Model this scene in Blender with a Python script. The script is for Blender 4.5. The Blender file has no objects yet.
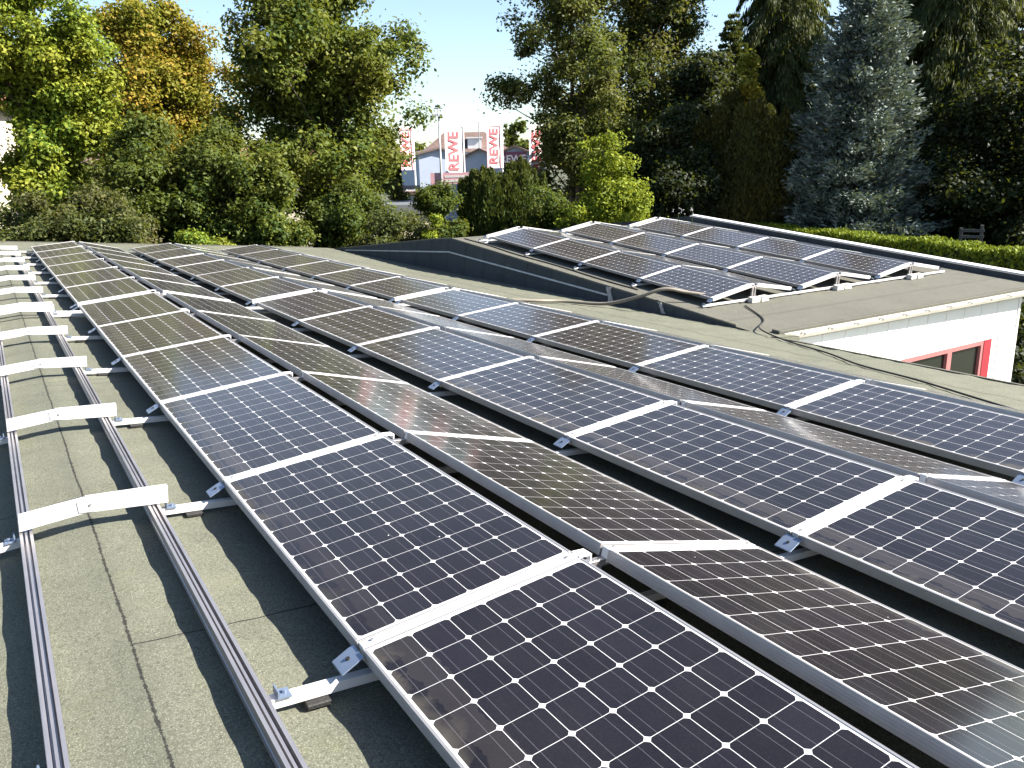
import bpy, math, random
import numpy as np
from mathutils import Matrix, Vector, Euler
random.seed(7); RNG = np.random.default_rng(7)
R = math.radians
scene = bpy.context.scene
COL = scene.collection

# ------------------------------------------------------------------ frames
# G: "roof frame" (z = normal of the main roof slope) -> world (z = up)
G = Matrix.Rotation(R(5), 4, 'Y')
CAM_LOC = Vector((-1.0565, -12.7466, 1.7068)); CAM_ROT = Euler((1.3597, -0.0496, -0.5677), 'XYZ'); FPX = 815.77
CAM_M = G @ (Matrix.Translation(CAM_LOC) @ CAM_ROT.to_matrix().to_4x4())
CW = CAM_M.translation.copy(); CR = CAM_M.to_3x3()
TILT = 0.1706; PW = 0.99; PL = 1.956; PITCH = 2.0116; GAP = 0.1555; TP = 2.4214; SN = 0.141; H0 = 0.12
ROOFZ = -0.05; GROUND = -3.9
QA = Matrix.Translation((10.204, 5.825, 0.853)) @ Euler((0.083, -0.089, -0.021), 'XYZ').to_matrix().to_4x4()
GA = G @ QA                      # annex roof frame -> world
SUN = (G.to_3x3() @ Vector((.80, -.75, 1.0))).normalized()

def polar(px, D):
    """ground position at bearing of picture column px, D metres from the camera"""
    v = CR @ Vector(((px-512)/FPX, -(170-384)/FPX, -1)); h = Vector((v.x, v.y, 0)).normalized()*D
    return Vector((CW.x+h.x, CW.y+h.y, GROUND))
def height(px, py, D):
    v = CR @ Vector(((px-512)/FPX, -(py-384)/FPX, -1)); return CW.z + v.z/math.hypot(v.x, v.y)*D
def seen(pts):
    for q in pts:
        v = CAM_M.inverted() @ q
        if v.z < -0.05:
            x = 512+FPX*v.x/-v.z; y = 384-FPX*v.y/-v.z
            if -6 < x < 1030 and -6 < y < 774: return True
    return False

# ------------------------------------------------------------------ object helpers
def tag(o, label=None, cat=None, group=None, kind=None):
    if label: o['label'] = label
    if cat: o['category'] = cat
    if group: o['group'] = group
    if kind: o['kind'] = kind
    return o
def empty(name, M, label, cat, group=None):
    o = bpy.data.objects.new(name, None); o.empty_display_size = .2; COL.objects.link(o)
    o.matrix_world = M; return tag(o, label, cat, group)
def link(name, me, mat=None, parent=None, M=None):
    o = bpy.data.objects.new(name, me); COL.objects.link(o)
    if mat and not me.materials: me.materials.append(mat)
    if parent: o.parent = parent
    if M is not None: o.matrix_local = M
    return o
class MB:
    def __init__(s): s.v = []; s.f = []
    def add(s, v, f):
        n = len(s.v); s.v += [tuple(x) for x in v]; s.f += [tuple(i+n for i in q) for q in f]; return s
    def box(s, x0, x1, y0, y1, z0, z1, M=None):
        v = [Vector((x, y, z)) for z in (z0, z1) for x, y in ((x0, y0), (x1, y0), (x1, y1), (x0, y1))]
        if M is not None: v = [M @ q for q in v]
        return s.add(v, [(3, 2, 1, 0), (4, 5, 6, 7), (0, 1, 5, 4), (1, 2, 6, 5), (2, 3, 7, 6), (3, 0, 4, 7)])
    def tube(s, pts, rad, n=8, cap=True):
        pts = [Vector(q) for q in pts]; k = len(pts); rad = rad if hasattr(rad, '__len__') else [rad]*k
        V = []; F = []
        for i, q in enumerate(pts):
            d = (pts[min(i+1, k-1)]-pts[max(i-1, 0)]).normalized()
            a = d.cross(Vector((0, 0, 1)) if abs(d.z) < .95 else Vector((1, 0, 0))).normalized(); b = d.cross(a)
            for j in range(n):
                t = 2*math.pi*j/n; V.append(q+(a*math.cos(t)+b*math.sin(t))*rad[i])
        for i in range(k-1):
            for j in range(n):
                F.append((i*n+j, i*n+(j+1) % n, (i+1)*n+(j+1) % n, (i+1)*n+j))
        if cap: F += [tuple(range(n)), tuple(range((k-1)*n+n-1, (k-1)*n-1, -1))]
        return s.add(V, F)
    def prism(s, poly, a, b, ax=1):
        """extrude 2-D polygon (u,w) from a to b along axis ax (1: y, 0: x, 2: z)"""
        n = len(poly)
        def P(u, w, t): return {1: (u, t, w), 0: (t, u, w), 2: (u, w, t)}[ax]
        v = [P(u, w, a) for u, w in poly]+[P(u, w, b) for u, w in poly]
        f = [tuple(range(n)), tuple(range(2*n-1, n-1, -1))]+[(i, i+n, (i+1) % n+n, (i+1) % n) for i in range(n)]
        return s.add(v, f)
    def mesh(s, name, mat=None, bevel=0, smooth=False):
        import bmesh
        me = bpy.data.meshes.new(name); me.from_pydata(s.v, [], s.f)
        bm = bmesh.new(); bm.from_mesh(me); bmesh.ops.recalc_face_normals(bm, faces=bm.faces)
        if bevel:
            bmesh.ops.bevel(bm, geom=list(bm.edges), offset=bevel, segments=1, affect='EDGES', clamp_overlap=True)
        bm.to_mesh(me); bm.free()
        if mat: me.materials.append(mat)
        if smooth: me.polygons.foreach_set('use_smooth', [True]*len(me.polygons))
        return me
def npmesh(name, V, F, mat):
    me = bpy.data.meshes.new(name); V = np.asarray(V, dtype=np.float32); F = np.asarray(F, dtype=np.int32)
    n = F.shape[1]
    me.vertices.add(len(V)); me.vertices.foreach_set('co', V.ravel())
    me.loops.add(F.size); me.loops.foreach_set('vertex_index', F.ravel())
    me.polygons.add(len(F)); me.polygons.foreach_set('loop_start', np.arange(0, F.size, n, dtype=np.int32))
    me.polygons.foreach_set('loop_total', np.full(len(F), n, dtype=np.int32))
    me.update(calc_edges=True); me.validate(); me.materials.append(mat); return me

# ------------------------------------------------------------------ materials
class NT:
    def __init__(s, name):
        s.m = bpy.data.materials.new(name); s.m.use_nodes = True; s.t = s.m.node_tree; s.n = s.t.nodes; s.l = s.t.links
        s.b = s.n['Principled BSDF']; s.out = s.n['Material Output']
    def put(s, sock, val):
        if isinstance(val, bpy.types.NodeSocket): s.l.new(val, sock)
        elif val is not None:
            if hasattr(sock.default_value, '__len__') and not hasattr(val, '__len__'): val = (val,)*len(sock.default_value)
            if hasattr(val, '__len__') and len(sock.default_value) == 4 and len(val) == 3: val = (*val, 1)
            sock.default_value = val
    def math(s, op, a, b=None, c=None, clamp=False):
        n = s.n.new('ShaderNodeMath'); n.operation = op; n.use_clamp = clamp
        for i, x in enumerate((a, b, c)):
            if x is not None: s.put(n.inputs[i], x)
        return n.outputs[0]
    def coord(s, kind='Object'): return s.n.new('ShaderNodeTexCoord').outputs[kind]
    def sep(s, v):
        n = s.n.new('ShaderNodeSeparateXYZ'); s.l.new(v, n.inputs[0]); return n.outputs
    def scale(s, v, k):
        n = s.n.new('ShaderNodeVectorMath'); n.operation = 'MULTIPLY'; s.l.new(v, n.inputs[0]); n.inputs[1].default_value = k; return n.outputs[0]
    def addv(s, v, w):
        n = s.n.new('ShaderNodeVectorMath'); n.operation = 'ADD'; s.l.new(v, n.inputs[0]); s.put(n.inputs[1], w); return n.outputs[0]
    def noise(s, v, sc, det=3, rough=.55, dist=0):
        n = s.n.new('ShaderNodeTexNoise'); s.l.new(v, n.inputs['Vector']); n.inputs['Scale'].default_value = sc
        n.inputs['Detail'].default_value = det; n.inputs['Roughness'].default_value = rough; n.inputs['Distortion'].default_value = dist
        return n.outputs[0]
    def ramp(s, f, stops):
        n = s.n.new('ShaderNodeValToRGB'); s.l.new(f, n.inputs[0]); e = n.color_ramp.elements
        while len(e) < len(stops): e.new(.5)
        for q, (p, c) in zip(e, stops): q.position = p; q.color = (*c, 1) if hasattr(c, '__len__') else (c, c, c, 1)
        return n.outputs[0]
    def mapr(s, f, a, b, c=0, d=1):
        n = s.n.new('ShaderNodeMapRange'); s.l.new(f, n.inputs[0])
        for i, x in enumerate((a, b, c, d)): n.inputs[i+1].default_value = x
        return n.outputs[0]
    def mix(s, f, a, b, blend='MIX'):
        n = s.n.new('ShaderNodeMix'); n.data_type = 'RGBA'; n.blend_type = blend
        s.put(n.inputs[0], f); s.put(n.inputs[6], a); s.put(n.inputs[7], b); return n.outputs[2]
    def bump(s, h, st=.3, dist=.01):
        n = s.n.new('ShaderNodeBump'); s.l.new(h, n.inputs['Height']); n.inputs['Strength'].default_value = st
        n.inputs['Distance'].default_value = dist; s.l.new(n.outputs[0], s.b.inputs['Normal'])
    def set(s, **k):
        for a, b in k.items(): s.put(s.b.inputs[a.replace('_', ' ')], b)
        return s
    def rnd(s): return s.n.new('ShaderNodeObjectInfo').outputs['Random']

def simple(name, col, rough=.6, metal=0, var=.12, sc=6, bump=0, spec=.5):
    t = NT(name); c = t.coord(); f = t.noise(c, sc, 4)
    lo = tuple(x*(1-var) for x in col); hi = tuple(min(1, x*(1+var)) for x in col)
    t.set(Base_Color=t.ramp(f, [(.3, lo), (.7, hi)]), Roughness=rough, Metallic=metal)
    t.b.inputs['Specular IOR Level'].default_value = spec
    if bump: t.bump(t.noise(c, sc*6, 3), bump, .01)
    return t.m

def felt(name, col, warm, seams=True, period=1.0, off=.33, swap=False, dark=.9):
    t = NT(name); c = t.coord(); x, y, z = t.sep(c)
    if swap: x, y = y, x
    big = t.noise(c, .45, 4, .6); mid = t.noise(c, 5, 5, .65); fine = t.noise(c, 170, 2, .7); fine2 = t.noise(c, 70, 3, .7)
    base = t.mix(t.mapr(big, .35, .65), tuple(col), tuple(warm))
    base = t.mix(t.mapr(mid, .3, .75, 0, .35), base, tuple(q*.62 for q in col))
    base = t.mix(t.math('MULTIPLY', t.mapr(t.noise(c, 1.1, 6, .7, .6), .52, .66), .38), base, tuple(q*.5 for q in col))
    base = t.mix(t.math('MULTIPLY', t.mapr(t.noise(c, 2.7, 5, .7), .58, .70), .35), base, (.10, .105, .045))
    base = t.mix(t.mapr(fine, .5, .72, 0, .75), base, tuple(min(.7, q*2.4+.03) for q in col))
    base = t.mix(t.mapr(fine2, .5, .3, 0, .65), base, tuple(q*.35 for q in col))
    h = t.math('ADD', t.math('MULTIPLY', fine, .6), t.math('MULTIPLY', fine2, .6))
    if seams:
        wob = t.math('MULTIPLY', t.math('SUBTRACT', t.noise(c, 1.2, 3, .5), .5), .02)
        u = t.math('ADD', t.math('ADD', x, wob), -off)
        uu = t.math('DIVIDE', u, period); idx = t.math('FLOOR', t.math('ADD', uu, .5))
        d = t.math('MULTIPLY', t.math('ABSOLUTE', t.math('SUBTRACT', uu, idx)), period)
        wid = t.math('ADD', .0015, t.math('MULTIPLY', t.mapr(t.noise(c, 45, 5, .8), .40, .68), .011))
        s1 = t.math('LESS_THAN', d, wid)
        yy = t.math('ADD', t.math('DIVIDE', t.math('ADD', t.math('ADD', y, wob), 9.5), 5.0), t.math('MULTIPLY', t.math('FLOOR', uu), .37))
        yy = t.math('SUBTRACT', yy, t.math('MULTIPLY', .37, -1.0))
        yi = t.math('FLOOR', t.math('ADD', yy, .5)); dy = t.math('MULTIPLY', t.math('ABSOLUTE', t.math('SUBTRACT', yy, yi)), 5.0)
        s2 = t.math('LESS_THAN', dy, .005)
        s = t.math('MAXIMUM', s1, s2)
        # slightly darker selvedge beside each lap
        e1 = t.math('MULTIPLY', t.math('SUBTRACT', 1, t.mapr(d, .0, .09)), .28)
        base = t.mix(e1, base, tuple(q*.55 for q in col))
        base = t.mix(t.math('MULTIPLY', s, dark), base, (.012, .012, .012))
        h = t.math('SUBTRACT', h, t.math('MULTIPLY', s, .8))
    t.set(Base_Color=base, Roughness=.92); t.b.inputs['Specular IOR Level'].default_value = .25
    t.bump(h, .55, .006); return t.m

def panel_mat():
    t = NT('solar_cells'); c = t.coord(); x, y, z = t.sep(c)
    P = .1585; m0 = (PW-6*P)/2; m1 = (PL-12*P)/2
    def cell(q, m):
        a = t.math('DIVIDE', t.math('SUBTRACT', q, m), P)
        return t.math('MULTIPLY', t.math('SUBTRACT', t.math('SUBTRACT', a, t.math('FLOOR', a)), .5), P)
    dx = cell(x, m0); dy = cell(y, m1); ax = t.math('ABSOLUTE', dx); ay = t.math('ABSOLUTE', dy)
    sq = t.math('LESS_THAN', t.math('MAXIMUM', ax, ay), .0781)
    r = t.math('SQRT', t.math('ADD', t.math('MULTIPLY', dx, dx), t.math('MULTIPLY', dy, dy)))
    ok = t.math('MULTIPLY', sq, t.math('LESS_THAN', r, .1014))
    ins = t.math('MULTIPLY', t.math('MULTIPLY', t.math('GREATER_THAN', x, m0), t.math('LESS_THAN', x, PW-m0)),
                 t.math('MULTIPLY', t.math('GREATER_THAN', y, m1), t.math('LESS_THAN', y, PL-m1)))
    ok = t.math('MULTIPLY', ok, ins)
    bus = t.math('LESS_THAN', t.math('ABSOLUTE', t.math('SUBTRACT', ax, .0385)), .0009)
    # each cell a touch different
    ix = t.math('FLOOR', t.math('DIVIDE', t.math('SUBTRACT', x, m0), P)); iy = t.math('FLOOR', t.math('DIVIDE', t.math('SUBTRACT', y, m1), P))
    wn = t.n.new('ShaderNodeTexWhiteNoise'); wn.noise_dimensions = '4D'; cb = t.n.new('ShaderNodeCombineXYZ')
    t.l.new(ix, cb.inputs[0]); t.l.new(iy, cb.inputs[1]); t.l.new(cb.outputs[0], wn.inputs['Vector']); rnd = t.rnd(); t.l.new(rnd, wn.inputs['W'])
    cc = t.mix(wn.outputs[0], (.0018, .0018, .0042), (.0045, .0044, .0085))
    cc = t.mix(t.math('MULTIPLY', bus, .55), cc, (.11, .11, .13))
    col = t.mix(ok, (.50, .50, .51), cc)
    # grime: strip along the low edge, blotches, thin dust everywhere
    cw = t.addv(c, None); off = t.n.new('ShaderNodeCombineXYZ'); t.l.new(t.math('MULTIPLY', rnd, 37), off.inputs[0]); t.l.new(t.math('MULTIPLY', rnd, 11), off.inputs[1])
    va = t.n.new('ShaderNodeVectorMath'); va.operation = 'ADD'; t.l.new(c, va.inputs[0]); t.l.new(off.outputs[0], va.inputs[1]); cw = va.outputs[0]
    n1 = t.noise(cw, 4.5, 5, .62); n2 = t.noise(cw, 1.6, 4, .6); n3 = t.noise(cw, 90, 2, .6)
    edge = t.math('SUBTRACT', 1, t.math('DIVIDE', x, t.math('ADD', .012, t.math('MULTIPLY', t.mapr(n1, .35, .75), .16))), None, True)
    edge = t.math('MULTIPLY', edge, t.mapr(n2, .38, .58, .15, .95), None, True)
    edge2 = t.math('MULTIPLY', t.math('LESS_THAN', x, .021), t.mapr(n1, .3, .6, .3, .85))
    grit = t.math('MAXIMUM', edge, edge2)
    drop = t.math('GREATER_THAN', t.noise(cw, 23, 1, .4), .835)
    film = t.math('ADD', .006, t.math('MULTIPLY', t.mapr(n2, .3, .75), .016))
    film = t.math('ADD', film, t.math('MULTIPLY', t.mapr(n3, .45, .8), .010))
    # wavy water mark left by puddles near the low edge
    wv = t.math('ADD', x, t.math('MULTIPLY', t.math('SUBTRACT', t.noise(cw, 7, 3, .6), .5), .12))
    wm = t.math('MULTIPLY', t.math('LESS_THAN', t.math('ABSOLUTE', t.math('SUBTRACT', wv, .13)), .05), t.mapr(rnd, .35, .65, 0, .05))
    film = t.math('ADD', film, wm)
    w2 = t.n.new('ShaderNodeTexWhiteNoise'); w2.noise_dimensions = '1D'; t.l.new(rnd, w2.inputs['W']); wn2 = w2.outputs[0]
    col = t.mix(film, col, (.36, .32, .28))
    col = t.mix(t.math('MULTIPLY', grit, t.mapr(wn2, 0, 1, .15, .62)), col, (.19, .17, .13))
    col = t.mix(t.math('MULTIPLY', drop, .8), col, (.7, .7, .66))
    rough = t.math('ADD', t.math('ADD', .10, t.math('MULTIPLY', film, .9)), t.math('MULTIPLY', t.math('MAXIMUM', grit, drop), .5))
    t.set(Base_Color=col, Roughness=rough, IOR=1.34)
    t.b.inputs['Sheen Weight'].default_value = .16; t.b.inputs['Sheen Roughness'].default_value = .35; t.b.inputs['Sheen Tint'].default_value = (.75, .66, .58, 1)
    t.bump(t.noise(cw, 2.2, 2), .05, .01)
    return t.m

def alu(name, col=(.55, .56, .58), rough=.38, metal=.75, grooves=None):
    t = NT(name); c = t.coord(); f = t.noise(c, 9, 4); g = t.noise(t.scale(c, (90, 2, 90)), 1, 3)
    t.set(Base_Color=t.ramp(f, [(.3, tuple(q*.85 for q in col)), (.75, col)]), Metallic=metal, Roughness=t.mapr(g, .3, .7, rough-.07, rough+.1))
    t.bump(g, .08, .002); return t.m

def leaf_mat(name, stops, trans=.35, patch=None, psc=.35):
    t = NT(name); geo = t.n.new('ShaderNodeNewGeometry'); c = t.coord()
    col = t.ramp(geo.outputs['Random Per Island'], stops)
    big = t.noise(c, psc, 3, .6)
    if patch: col = t.mix(t.mapr(big, .42, .62, 0, .85), col, patch)
    t.set(Base_Color=col, Roughness=.62); t.b.inputs['Specular IOR Level'].default_value = .22
    tr = t.n.new('ShaderNodeBsdfTranslucent'); t.l.new(t.mix(.5, col, (.22, .25, .02), 'MIX'), tr.inputs[0])
    ms = t.n.new('ShaderNodeMixShader'); ms.inputs[0].default_value = trans
    t.l.new(t.b.outputs[0], ms.inputs[1]); t.l.new(tr.outputs[0], ms.inputs[2]); t.l.new(ms.outputs[0], t.out.inputs[0])
    return t.m

M = {}
M['felt'] = felt('green_grey_roof_felt', (.090, .095, .072), (.110, .111, .085))
M['felt2'] = felt('brown_grey_roof_felt', (.088, .087, .072), (.074, .073, .061), True, 1.0, .05, True, .45)
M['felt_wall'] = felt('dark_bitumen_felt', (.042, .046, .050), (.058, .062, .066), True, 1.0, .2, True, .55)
M['cells'] = panel_mat()
M['frame'] = alu('panel_frame_aluminium', (.34, .335, .34), .42, .55)
M['white_alu'] = alu('bright_mounting_aluminium', (.56, .56, .56), .5, .12)
M['alu'] = alu('rail_aluminium', (.42, .40, .41), .34)
M['bracket'] = alu('blue_grey_bracket', (.19, .24, .33), .42, .5)
M['steel'] = alu('steel_bolt', (.45, .45, .45), .35)
M['rubber'] = simple('black_rubber', (.007, .007, .007), .7, 0, .3, 12, .5)
M['back'] = simple('pale_backsheet', (.25, .25, .25), .6)
M['concrete'] = simple('pale_concrete', (.5, .49, .45), .9, 0, .12, 14, .3)
M['white_paint'] = simple('white_facade_paint', (.74, .74, .71), .6, 0, .03, 1.5)
M['grey_paint'] = simple('grey_painted_panel', (.50, .52, .55), .55, 0, .05, 2)
M['sunlit_red_paint'] = simple('sunlit_red_window_frame', (.30, .11, .11), .5, 0, .08, 5)  # red frame paint, paled in its colour to imitate sunlight glare
M['red_paint'] = simple('red_window_paint', (.24, .018, .03), .4, 0, .08, 5)
M['cap'] = simple('white_metal_capping', (.80, .80, .82), .35, .1, .05, 3)
M['gutter'] = simple('cream_gutter', (.40, .385, .34), .5, 0, .1, 6)
M['flash'] = simple('pale_flashing_strip', (.40, .42, .44), .5, .3, .2, 8)
M['mortar'] = simple('pale_sealant_smear', (.30, .28, .25), .9, 0, .2, 14, .3)
M['hose'] = simple('beige_conduit_plastic', (.17, .15, .12), .6, 0, .12, 9)
M['cable'] = simple('black_cable_sheath', (.02, .018, .016), .6)
M['bark'] = simple('tree_bark', (.085, .068, .05), .95, 0, .4, 7, .8)
M['bark_pale'] = simple('pale_tree_bark', (.16, .14, .11), .95, 0, .4, 7, .8)
g_ = NT('glass_pane'); g_.set(Base_Color=(.012, .014, .012), Roughness=.03); M['glass'] = g_.m
M['cream'] = simple('cream_render', (.6, .54, .43), .8, 0, .05, 1)
M['whitewall'] = simple('white_render', (.6, .6, .6), .8, 0, .05, 1)
M['bluewall'] = simple('pale_blue_render', (.30, .35, .45), .8, 0, .05, 1)
M['rooftile'] = simple('brown_roof_tiles', (.10, .065, .055), .8, 0, .25, 2, .4)
M['redtile'] = simple('red_roof_tiles', (.26, .10, .07), .8, 0, .2, 2, .4)
M['fascia'] = simple('brown_fascia_board', (.12, .08, .07), .7)
M['maroon'] = simple('maroon_sign_board', (.16, .05, .10), .5)
M['banner'] = simple('white_banner_cloth', (.66, .62, .62), .7, 0, .03, 2)
M['bannerred'] = simple('red_banner_print', (.50, .09, .11), .6, 0, .05, 2)
M['bannerpink'] = simple('pink_banner_cloth', (.62, .36, .40), .7, 0, .05, 2)
M['pole'] = simple('galvanised_pole', (.30, .31, .32), .5, .4, .1, 3)
M['shaded_wood'] = simple('shaded_weathered_wood', (.05, .05, .05), .9, 0, .2, 6, .3)  # weathered wood, its grey lowered to stand for tree shade
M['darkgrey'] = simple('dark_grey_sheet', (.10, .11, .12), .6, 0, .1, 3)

# ------------------------------------------------------------------ world, sun, camera
w = bpy.data.worlds.new('World'); scene.world = w; w.use_nodes = True
nt = w.node_tree; bg = nt.nodes['Background']; sky = nt.nodes.new('ShaderNodeTexSky'); sky.sky_type = 'NISHITA'; sky.sun_disc = False
az = math.atan2(SUN.x, SUN.y)
sky.sun_elevation = math.asin(SUN.z); sky.sun_rotation = az; sky.air_density = 1.0; sky.dust_density = .9; sky.ozone_density = 1.6
nt.links.new(sky.outputs[0], bg.inputs[0]); bg.inputs[1].default_value = .064
sl = bpy.data.lights.new('sun', 'SUN'); sl.energy = 5.0; sl.angle = R(.55); sl.color = (1, .93, .82)
so = bpy.data.objects.new('sun', sl); COL.objects.link(so); so.rotation_euler = SUN.to_track_quat('Z', 'Y').to_euler(); so.location = (30, -5, 30)
cd = bpy.data.cameras.new('camera'); cam = bpy.data.objects.new('camera', cd); COL.objects.link(cam)
cam.matrix_world = CAM_M; cd.lens = FPX/1024*36; cd.sensor_width = 36; cd.clip_start = .05; cd.clip_end = 3000; scene.camera = cam
scene.render.resolution_x = 1024; scene.render.resolution_y = 768
scene.view_settings.view_transform = 'Standard'; scene.view_settings.look = 'None'; scene.view_settings.gamma = 1
scene.view_settings.exposure = 2.0

# ------------------------------------------------------------------ the ground
gt = NT('meadow_and_yard'); c = gt.coord()
gt.set(Base_Color=gt.mix(gt.mapr(gt.noise(c, .08, 4), .4, .6), (.035, .05, .015), (.06, .055, .035)), Roughness=.95)
gt.bump(gt.noise(c, 6, 4), .6, .05)
gm = MB().add([(-1500, -1500, GROUND), (1500, -1500, GROUND), (1500, 1500, GROUND), (-1500, 1500, GROUND)], [(0, 1, 2, 3)]).mesh('ground', gt.m)
tag(link('ground', gm), kind='structure')

# ------------------------------------------------------------------ main building with its low-pitch roof (roof frame)
X0, X1, Y0, Y1 = -.68, 9.42, -26.0, 17.1
LS = math.tan(R(10))
def rz(x): return ROOFZ if x >= X0 else ROOFZ-(X0-x)*LS
mainb = empty('main_building', G, 'low building whose green-grey felt roof fills the foreground', 'building')
mb = MB()
XL = -12.0
# roof sheet as a thick slab with the ridge at X0
def slab(xs, y0, y1, th):
    v = []; n = len(xs)
    for y in (y0, y1):
        v += [(x, y, rz(x)) for x in xs] + [(x, y, rz(x)-th) for x in reversed(xs)]
    k = 2*n; f = [tuple(range(k)), tuple(range(2*k-1, k-1, -1))]+[(i, (i+1) % k, (i+1) % k+k, i+k) for i in range(k)]
    return v, f
for (xs, a, b) in (([XL, X0, 9.25], Y0, -4.302), ([XL, X0, 9.95], -4.3, Y1)):
    v, f = slab(xs, a, b, .25); mb.add(v, f)
def bumps(x, y):
    return (.0050*np.sin(9.1*y+2*np.sin(1.7*x))*np.sin(5.3*x+1.3*y)+.0032*np.sin(17.3*y+3.1*x+np.sin(4*y))+.0022*np.sin(31*x-7*y)*np.sin(23*y)-.003)
def sheet(xa, xb, ya, yb, st, mat, name, parent, zf):
    xs = np.array(sorted(set([xa, xb]+list(np.arange(math.ceil(xa/st)*st, xb, st))+([X0] if xa < X0 < xb else [])))); ys = np.array(sorted(set([ya, yb]+list(np.arange(math.ceil(ya/st)*st, yb, st)))))
    XX, YY = np.meshgrid(xs, ys); ZZ = np.vectorize(zf)(XX)+bumps(XX, YY)
    edge = (XX <= xa) | (XX >= xb) | (YY <= ya) | (YY >= yb); ZZ[edge] = np.vectorize(zf)(XX[edge])-.012
    V = np.stack([XX, YY, ZZ], -1).reshape(-1, 3); n = len(xs); I = np.arange(len(ys)-1)[:, None]*n+np.arange(n-1)[None, :]; I = I.ravel()
    me = npmesh(name, V, np.stack([I, I+1, I+n+1, I+n], 1), mat); me.polygons.foreach_set('use_smooth', [True]*len(me.polygons)); return link('roof', me, parent=parent)
link('deck', mb.mesh('main_deck', M['felt']), parent=mainb)
for o_ in mainb.children: o_.location.z -= .02 if o_.name.startswith('deck') else 0
sheet(-3.0, 9.25, -15.0, -4.301, .06, M['felt'], 'main_roof_near', mainb, rz)
sheet(XL, -3.0, -15.0, Y1, .5, M['felt'], 'main_roof_left', mainb, rz)
sheet(-3.0, 9.95, -4.30, Y1, .09, M['felt'], 'main_roof_far', mainb, rz)
sheet(XL, 9.25, Y0, -15.0, .5, M['felt'], 'main_roof_behind', mainb, rz)
link('edge_trim', MB().box(9.252, 9.32, Y0, -4.305, ROOFZ-.26, ROOFZ+.012).mesh('side_trim', M['felt2']), parent=mainb)
tr = MB()
tr.prism([(XL, rz(XL)-.1), (X0, ROOFZ-.1), (9.3, ROOFZ-.1), (9.3, ROOFZ+.02), (X0, ROOFZ+.02), (XL, rz(XL)+.02)], Y1+.002, Y1+.09)
link('edge_trim', tr.mesh('edge_trim', M['felt2']), parent=mainb)
Gi = G.inverted()
wl = MB()
for (x0, x1, y0, y1) in ((8.85, 9.1, Y0+.3, -4.6), (XL+.4, 9.1, Y1-.5, Y1-.25), (XL+.4, 9.1, Y0+.3, Y0+.55), (XL+.4, XL+.65, Y0+.3, Y1-.3)):
    zt = min(rz(x0), rz(x1))-.24; wl.box(x0, x1, y0, y1, -4.6, zt)
link('wall', wl.mesh('main_wall', M['whitewall']), parent=mainb)

# ------------------------------------------------------------------ annex (annex frame: x along the ridge, y up the slope)
annex = empty('annex_building', GA, 'raised side building with brown felt roof and white facade wall', 'building')
GAi = GA.inverted()
AR = 1.24                      # ridge line in the annex frame
AE = -9.96                    # eave line
AX0, AX1 = -.60, 8.36
BS = math.tan(R(10.4))
rf = MB()
def az_(y): return ROOFZ if y <= AR else ROOFZ-(y-AR)*BS
def axl(y):  # left edge of the annex roof follows the gable wall
    return AX0 + (.14 if y < -6 else 0)
prof = [(AE, ROOFZ), (AR, ROOFZ), (AR+11, az_(AR+11)), (AR+11, az_(AR+11)-.2), (AR, ROOFZ-.2), (AE, ROOFZ-.14)]
rf.prism(prof, AX0-.05, AX1, ax=0)
link('roof', rf.mesh('annex_roof', M['felt2']), parent=annex)
# gable wall standing on the main roof (roof frame points -> annex frame)
QAi = QA.inverted()
def r2a(x, y, z): return QAi @ Vector((x, y, z))
gw = MB()
top = []; bot = []
for y in np.linspace(-3.4, 17, 60):
    # annex surface height above main roof along x ~ 9.5
    a = r2a(9.52+.012*(y-7), y, 0)
    ty = a.y; p = QA @ Vector((AX0-.055, ty, az_(ty))); zt = p.z
    if zt < ROOFZ+.004: zt = ROOFZ+.004
    top.append(Vector((p.x, p.y, zt))); bot.append(Vector((p.x-.004, p.y, ROOFZ-.02)))
vs = []
for a, b in zip(top, bot): vs += [QAi @ a, QAi @ b, QAi @ (a+Vector((.12, 0, -.03))), QAi @ (b+Vector((.12, 0, 0)))]
n = len(top); fs = []
for i in range(n-1):
    j = 4*i; k = 4*(i+1); fs += [(j, k, k+1, j+1), (j+2, j+3, k+3, k+2), (j, j+2, k+2, k)]
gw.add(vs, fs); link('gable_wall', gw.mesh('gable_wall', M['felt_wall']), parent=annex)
# pale termination strip on the gable wall, below the top edge
st = MB()
def strip(y0, y1, off0, off1, h=.035, t=.012):
    A = []
    for y, off in ((y0, off0), (y1, off1)):
        a = r2a(9.52, y, 0); p = QA @ Vector((AX0-.058, a.y, az_(a.y))); A.append(Vector((p.x, p.y, p.z-off)))
    v = []
    for q in A:
        for dx in (0, -t):
            for dz in (0, -h): v.append(QAi @ (q+Vector((dx, 0, dz))))
    st.add(v, [(0, 1, 5, 4), (2, 6, 7, 3), (0, 4, 6, 2), (1, 3, 7, 5), (0, 2, 3, 1), (4, 5, 7, 6)])
strip(15.2, 7.05, .04, .33); strip(7.05, .05, .33, .13)
link('flashing_strip', st.mesh('flashing_strip', M['flash']), parent=annex)
# rolled felt edge on top of the gable wall
ed = MB(); ed.tube([QAi @ (q+Vector((.03, 0, .012))) for q in top[::3]], .035, 6)
link('felt_edge', ed.mesh('felt_edge', M['felt2'], smooth=True), parent=annex)
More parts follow.
